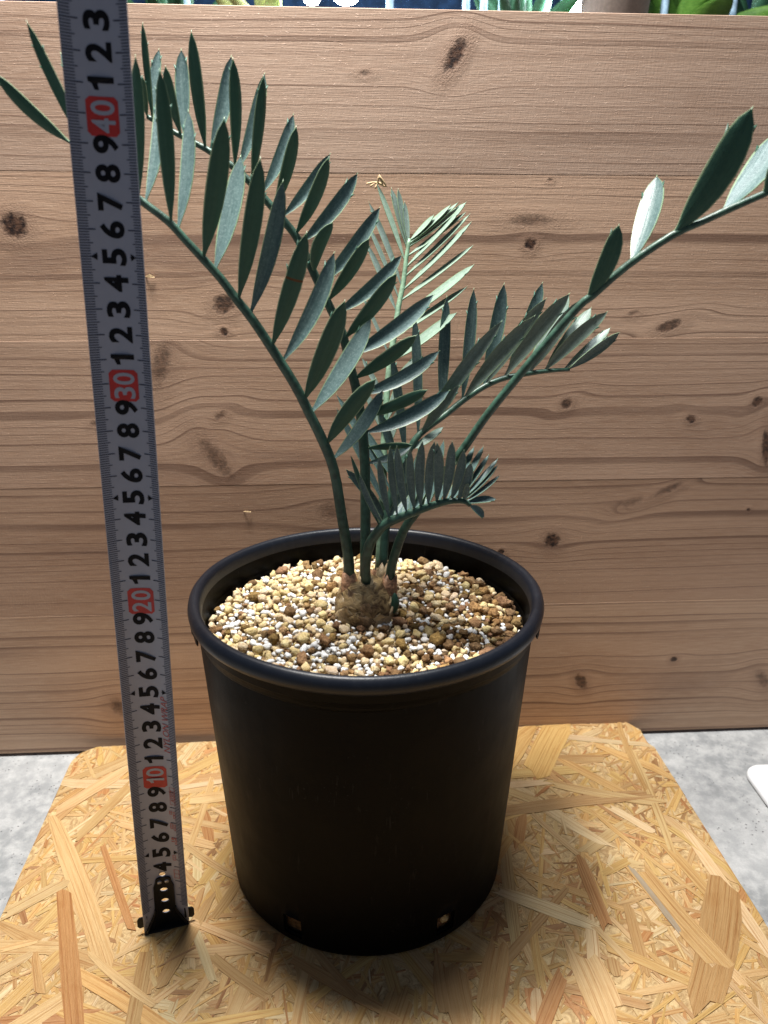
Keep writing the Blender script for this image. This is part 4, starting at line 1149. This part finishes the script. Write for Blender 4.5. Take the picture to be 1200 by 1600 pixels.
# end hook
def plate(name, outline, off0, off1, parent, mat, nsub=1):
    """flat-ish plate given as (u, s) outline, bent to the blade between two offsets"""
    n = len(outline)
    V = [tp(u, s_, off1) for u, s_ in outline] + [tp(u, s_, off0) for u, s_ in outline]
    F = [tuple(range(n)), tuple(range(n, 2*n))[::-1]] + [(i, n + i, n + (i+1) % n, (i+1) % n) for i in range(n)]
    return obj(name, mesh_data(name, V, F, mat, smooth=False), parent)
hook = empty('end_hook'); hook.parent = tape
def strip_plate(name, rows, off0, off1, parent, mat):
    """rows: (s, u_left, u_right), gridded across so it follows the hollow of the blade"""
    m = 8
    V, F = [], []
    for off in (off1, off0):
        for (s_, a, b) in rows:
            for j in range(m + 1): V.append(tp(a + (b - a) * j / m, s_, off))
    k = len(rows) * (m + 1)
    for i in range(len(rows) - 1):
        for j in range(m):
            a = i*(m+1) + j
            F.append((a, a+1, a+m+2, a+m+1)); F.append((k+a+m+1, k+a+m+2, k+a+1, k+a))
        a = i*(m+1); F.append((a, a+m+1, k+a+m+1, k+a)); a += m; F.append((a, k+a, k+a+m+1, a+m+1))
    for j in range(m):
        F.append((j, k+j, k+j+1, j+1)); e = (len(rows)-1)*(m+1) + j; F.append((e, e+1, k+e+1, k+e))
    return obj(name, mesh_data(name, V, F, mat, smooth=False), parent)
tongue = strip_plate('tongue', [(.02, -1.16, 1.16), (.12, -1.14, 1.14), (.55, -.86, .86), (1.0, -.62, .62), (1.25, -.57, .57), (2.0, -.56, .56), (2.75, -.55, .55), (2.9, -.50, .50), (3.0, -.45, .45), (3.2, -.42, .42), (3.3, -.36, .36), (3.34, -.24, .24)],
               .03, .12, hook, MAT['hook'])
cut_holes(tongue, HOLES[1:])
for (u, s_) in ((-.20, 3.08), (.20, 3.10)):
    V, F = [], []
    c0 = tp(u, s_, .12)
    for i, (r, h) in enumerate(((.125, 0), (.12, .04), (.07, .065))):
        for j in range(12):
            a = 2 * math.pi * j / 12; V.append(c0 + TA * r * math.cos(a) + TD * r * math.sin(a) + TN * h)
    for i in range(2):
        for j in range(12): F.append((i*12 + j, i*12 + (j+1) % 12, (i+1)*12 + (j+1) % 12, (i+1)*12 + j))
    F.append(tuple(24 + j for j in range(12)))
    obj('rivet', mesh_data('rivet', V, F, MAT['rivet']), hook)
# raised lip down each flank of the flare, foot under the blade, wings behind it
for sg in (-1, 1):
    pts = [tp(sg * 1.17, .05, .13), tp(sg * .86, .55, .15), tp(sg * .62, 1.0, .15), tp(sg * .57, 1.3, .13)]
    v, f = tube_vf(catmull(pts, 3), [.05] * 10, 6)
    obj('flange', mesh_data('flange', v, f, MAT['hook']), hook)
v = []
for (dy, dz) in ((-.62, -.05), (.10, -.05), (.10, .07), (-.62, .02)):
    for u in (-1.17, 1.17):
        p = TA * u + TN * (-dy * .6 + .10); v.append(Vector((p.x, p.y, dz + .0)))
f = [(0, 1, 3, 2), (2, 3, 5, 4), (4, 5, 7, 6), (6, 7, 1, 0), (0, 2, 4, 6), (1, 7, 5, 3)]
bevel_mod(obj('foot', mesh_data('foot', v, f, MAT['hook'], smooth=False), hook), .03)
for sg in (-1, 1):
    V = []
    pr = [(1.05, .35), (1.50, .28), (1.62, .42), (1.62, .85), (1.50, 1.02), (1.05, 1.05)]
    base_ = tp(sg * 1.1, 0, -.05)
    for d in (0, -.07):
        for (u, s_) in pr:
            V.append(TA * (sg * u * .93) + TD * s_ + TN * (.28 + d))
    n = len(pr)
    F = [tuple(range(n)), tuple(range(n, 2*n))[::-1]] + [(i, n + i, n + (i+1) % n, (i+1) % n) for i in range(n)]
    bevel_mod(obj('wing', mesh_data('wing', V, F, MAT['hook'], smooth=False), hook), .02)

# ------------------------------------------------------------------ white tray at the right edge
V, F = [], []
def rrect(x0, x1, y0, y1, r, n=8):
    pts = []
    for (cx, cy, a0) in ((x0 + r, y0 + r, 180), (x1 - r, y0 + r, 270), (x1 - r, y1 - r, 0), (x0 + r, y1 - r, 90)):
        for i in range(n + 1):
            a = R_(a0 + 90 * i / n); pts.append((cx + r * math.cos(a), cy + r * math.sin(a)))
    return pts
layers = [(0, .12), (.15, .0), (.42, .0), (.55, .08), (.58, .2)]
for (z, ins) in layers:
    V += [(x, y, z) for x, y in rrect(ins, 12 - ins, -14 + ins, 0 - ins, 1.2 - ins * .5)]
nn_ = 36
F.append(tuple(range(nn_))[::-1])
for i in range(len(layers) - 1):
    for j in range(nn_): F.append((i*nn_ + j, i*nn_ + (j+1) % nn_, (i+1)*nn_ + (j+1) % nn_, (i+1)*nn_ + j))
F.append(tuple((len(layers)-1)*nn_ + j for j in range(nn_)))
tr_ = obj('plastic_lid', mesh_data('plastic_lid', V, F, MAT['gloss_white']), None, (26.15, 45.0, GZ))
tr_.rotation_euler = (0, 0, R_(3))
tr_.modifiers.new('edge', 'EDGE_SPLIT').split_angle = R_(50)
tag(tr_, 'flat white plastic lid with rounded corner lying on the concrete', 'lid')

# ------------------------------------------------------------------ what shows over the panel: shelf, plants and lamps
def emit(name, col, st):
    t = NT(name); t.b.inputs['Emission Color'].default_value = rgb(*col); t.b.inputs['Emission Strength'].default_value = st
    return t.base(rgb(*col), .5)
MAT['bulb'] = emit('lit_lamp', (1, .97, .93), 14)
MAT['navy'] = mat_plain('navy_cloth', (.012, .035, .085), .8, .2, 0, .4, .6)
MAT['blue'] = mat_plain('blue_plastic', (.01, .07, .42), .4, .4)
MAT['fern'] = mat_leaf('bright_leaf', (.10, .26, .04), (.22, .46, .08), .3, .5, 0)
MAT['dfern'] = mat_leaf('dark_leaf', (.03, .10, .05), (.06, .18, .10), .2, .5, 0)
MAT['pale'] = mat_leaf('yellowish_leaf', (.42, .48, .16), (.62, .66, .30), .3, .5, 0)
MAT['glass'] = mat_plain('frosted_tube', (.40, .58, .74), .25, .5, 0, .3, 1)
MAT['terracotta'] = mat_plain('beige_pot', (.45, .38, .34), .7, .3)
MAT['shelfwood'] = mat_plain('shelf_wood', (.20, .15, .11), .6, .3)
v, f = box_vf(-110, 120, 128, 131, GZ, 130)
bw = obj('backdrop_cloth', mesh_data('backdrop_cloth', v, f, MAT['navy'], smooth=False))
tag(bw, 'dark navy backdrop hanging behind the shelf of plants', 'backdrop')
shelf = empty('plant_shelf', (0, 0, 0)); tag(shelf, 'brown shelf standing behind the cedar panel', 'shelf')
SH = 46.0
v, f = box_vf(-70, 80, 84, 112, SH - 2, SH); obj('shelf_top', mesh_data('shelf_top', v, f, MAT['shelfwood'], smooth=False), shelf)
for xx in (-68, 76):
    v, f = box_vf(xx, xx + 2, 86, 110, GZ, SH - 2); obj('side', mesh_data('side', v, f, MAT['shelfwood'], smooth=False), shelf)
def blade_leaf(name, parent, p0, p1, w, mat, sag=.15):
    a = p1 - p0; L = a.length; d = a.normalized(); s_ = d.cross(Vector((0, 1, .3))).normalized(); n = s_.cross(d)
    V, F = [], []
    N = 8
    for side in (0, -.08):
        for i in range(N + 1):
            t_ = i / N; hw = w * .5 * math.sin(math.pi * (t_ * .93 + .05)) ** .8
            c_ = p0 + a * t_ + n * (sag * L * 4 * t_ * (1 - t_))
            for x in (-1, 0, 1): V.append(c_ + s_ * hw * x + n * (.12 * hw * abs(x) + side))
    k = 3 * (N + 1)
    for i in range(N):
        for j in (0, 1):
            q_ = 3*i + j; F.append((q_, q_+1, q_+4, q_+3)); F.append((k+q_+3, k+q_+4, k+q_+1, k+q_))
        F.append((3*i, 3*i+3, k+3*i+3, k+3*i)); F.append((3*i+2, k+3*i+2, k+3*i+5, 3*i+5))
    obj(name, mesh_data(name, V, F, mat, uv=[(v_.x, v_.z) for v_ in V]), parent)
def pot_vf(r0, r1, h):
    V, F = [], []
    prof_ = [(0, 0), (r0, 0), (r1, h), (r1 + .4, h), (r1 + .4, h + .8), (r1 - .2, h + .8), (r1 - .4, h - .8), (0, h - .8)]
    n = 24
    for (r, z) in prof_:
        for j in range(n): V.append((r * math.cos(2*math.pi*j/n), r * math.sin(2*math.pi*j/n), z))
    for i in range(len(prof_) - 1):
        for j in range(n): F.append((i*n + j, i*n + (j+1) % n, (i+1)*n + (j+1) % n, (i+1)*n + j))
    return V, F
def shelf_plant(name, x, y, ph, n, L, w, mat, label, seed, pm='terracotta', spread=1.0, leafname='leaf'):
    rr = random.Random(seed)
    t = empty(name, (x, y, SH)); tag(t, label, 'plant', 'plants on the shelf behind the panel')
    v, f = pot_vf(2.6, 3.4, ph); obj('pot', mesh_data('pot', v, f, MAT[pm]), t)
    for i in range(n):
        a = rr.uniform(0, 2 * math.pi); e = rr.uniform(.5, 1.45) / spread
        l_ = L * rr.uniform(.7, 1.1)
        p0 = Vector((rr.uniform(-1, 1), rr.uniform(-1, 1), ph - .6))
        p1 = p0 + Vector((math.cos(a) * math.cos(e), math.sin(a) * math.cos(e), math.sin(e))) * l_
        blade_leaf(leafname, t, p0, p1, w * rr.uniform(.7, 1.2), mat, .12)
shelf_plant('leafy_plant', 31.5, 94, 6, 26, 11, 3.2, MAT['fern'], 'bright green broad leaved plant in pot on the rear shelf', 1)
shelf_plant('leafy_plant', 14.5, 96, 6, 20, 10, 1.8, MAT['dfern'], 'dark green narrow leaved plant in pot on the rear shelf', 2)
shelf_plant('leafy_plant', -13, 95, 6, 10, 9.5, 1.8, MAT['pale'], 'yellowish leaved plant in pot on the rear shelf', 3)
shelf_plant('leafy_plant', 42, 98, 6, 18, 12, 2.6, MAT['dfern'], 'dark green plant at the end of the rear shelf', 4)
shelf_plant('leafy_plant', -24, 97, 6, 16, 10, 1.6, MAT['dfern'], 'dark green plant next to the yellowish one on the shelf', 6)
v, f = pot_vf(2.6, 3.5, 11.5)
tag(obj('beige_pot', mesh_data('beige_pot', v, f, MAT['terracotta']), None, (23.5, 92, SH)), 'empty beige pot standing between two plants on the rear shelf', 'pot')
# pale upright tubes
for k, (x, h, y) in enumerate([(-41, 15, 95), (-31.5, 14.5, 95), (-29, 15.5, 99), (-21, 16, 94), (0.3, 13, 93), (8.5, 15, 95), (10.4, 15, 96), (12.2, 14.5, 94), (18.8, 16, 95), (21.2, 15, 97), (28.6, 15, 92), (36.5, 15, 94)]):
    pts = [(0, 0, 0), (.05, 0, h * .5), (.1 * (-1) ** k, .1, h)]
    v, f = tube_vf(catmull(pts, 3), [.42, .42, .42, .41, .4, .38, .3], 10)
    who = min((abs(x - px), nm) for px, nm in ((31.5, 'bright green broad leaved plant'), (14.5, 'dark green narrow leaved plant'), (-13, 'yellowish plant'), (-24, 'dark plant next to the yellowish one'), (42, 'dark plant at the shelf end'), (23.5, 'empty beige pot')))[1]
    tag(obj('glass_tube', mesh_data('glass_tube', v, f, MAT['glass']), None, (x, y, SH)), 'pale blue upright tube beside the ' + who + ' on the shelf', 'tube', 'pale tubes on the rear shelf')
# hanging lamps with lit discs
for k, (x, y, z, r) in enumerate([(-7.9, 95, 57.8, .9), (-4.3, 96, 58.4, 1.5), (20.7, 96, 58.4, 1.6)]):
    t = empty('hanging_lamp', (x, y, z)); tag(t, ('smallest round lit lamp hanging over the rear shelf', 'round lit lamp hanging close beside the smallest lamp', 'round lit lamp hanging alone near the beige pot')[k], 'lamp', 'lamps over the rear shelf')
    V, F = [], []
    prof_ = [(0, -.6), (.55, -.52), (.85, -.3), (1.0, 0)]
    for i, (q_, zz_) in enumerate(prof_):
        for j in range(20): V.append((r * q_ * math.cos(2*math.pi*j/20), r * q_ * math.sin(2*math.pi*j/20), r * zz_))
    for i in range(3):
        for j in range(20): F.append((i*20 + j, i*20 + (j+1) % 20, (i+1)*20 + (j+1) % 20, (i+1)*20 + j))
    F.append(tuple(60 + j for j in range(20)))
    obj('bulb', mesh_data('bulb', V, F, MAT['bulb']), t)
    ld = bpy.data.lights.new('lamp_light', 'POINT'); ld.energy = 2.2; ld.shadow_soft_size = .01; ld.color = (.85, .93, 1.0)
    lo = bpy.data.objects.new('lamp_light', ld); C.objects.link(lo); lo.parent = t; lo.location = Vector((0, 0, -r * .9)) * S
    v, f = pot_vf(r * 1.05, r * .5, r * 1.2)
    obj('shade', mesh_data('shade', [(a, b, c_ + .02) for a, b, c_ in v], f, MAT['hook']), t)
    v, f = tube_vf([(0, 0, r * 1.2), (0, 0, 30), (0, 0, 70)], [.15] * 3, 6)
    obj('cord', mesh_data('cord', v, f, MAT['hook']), t)
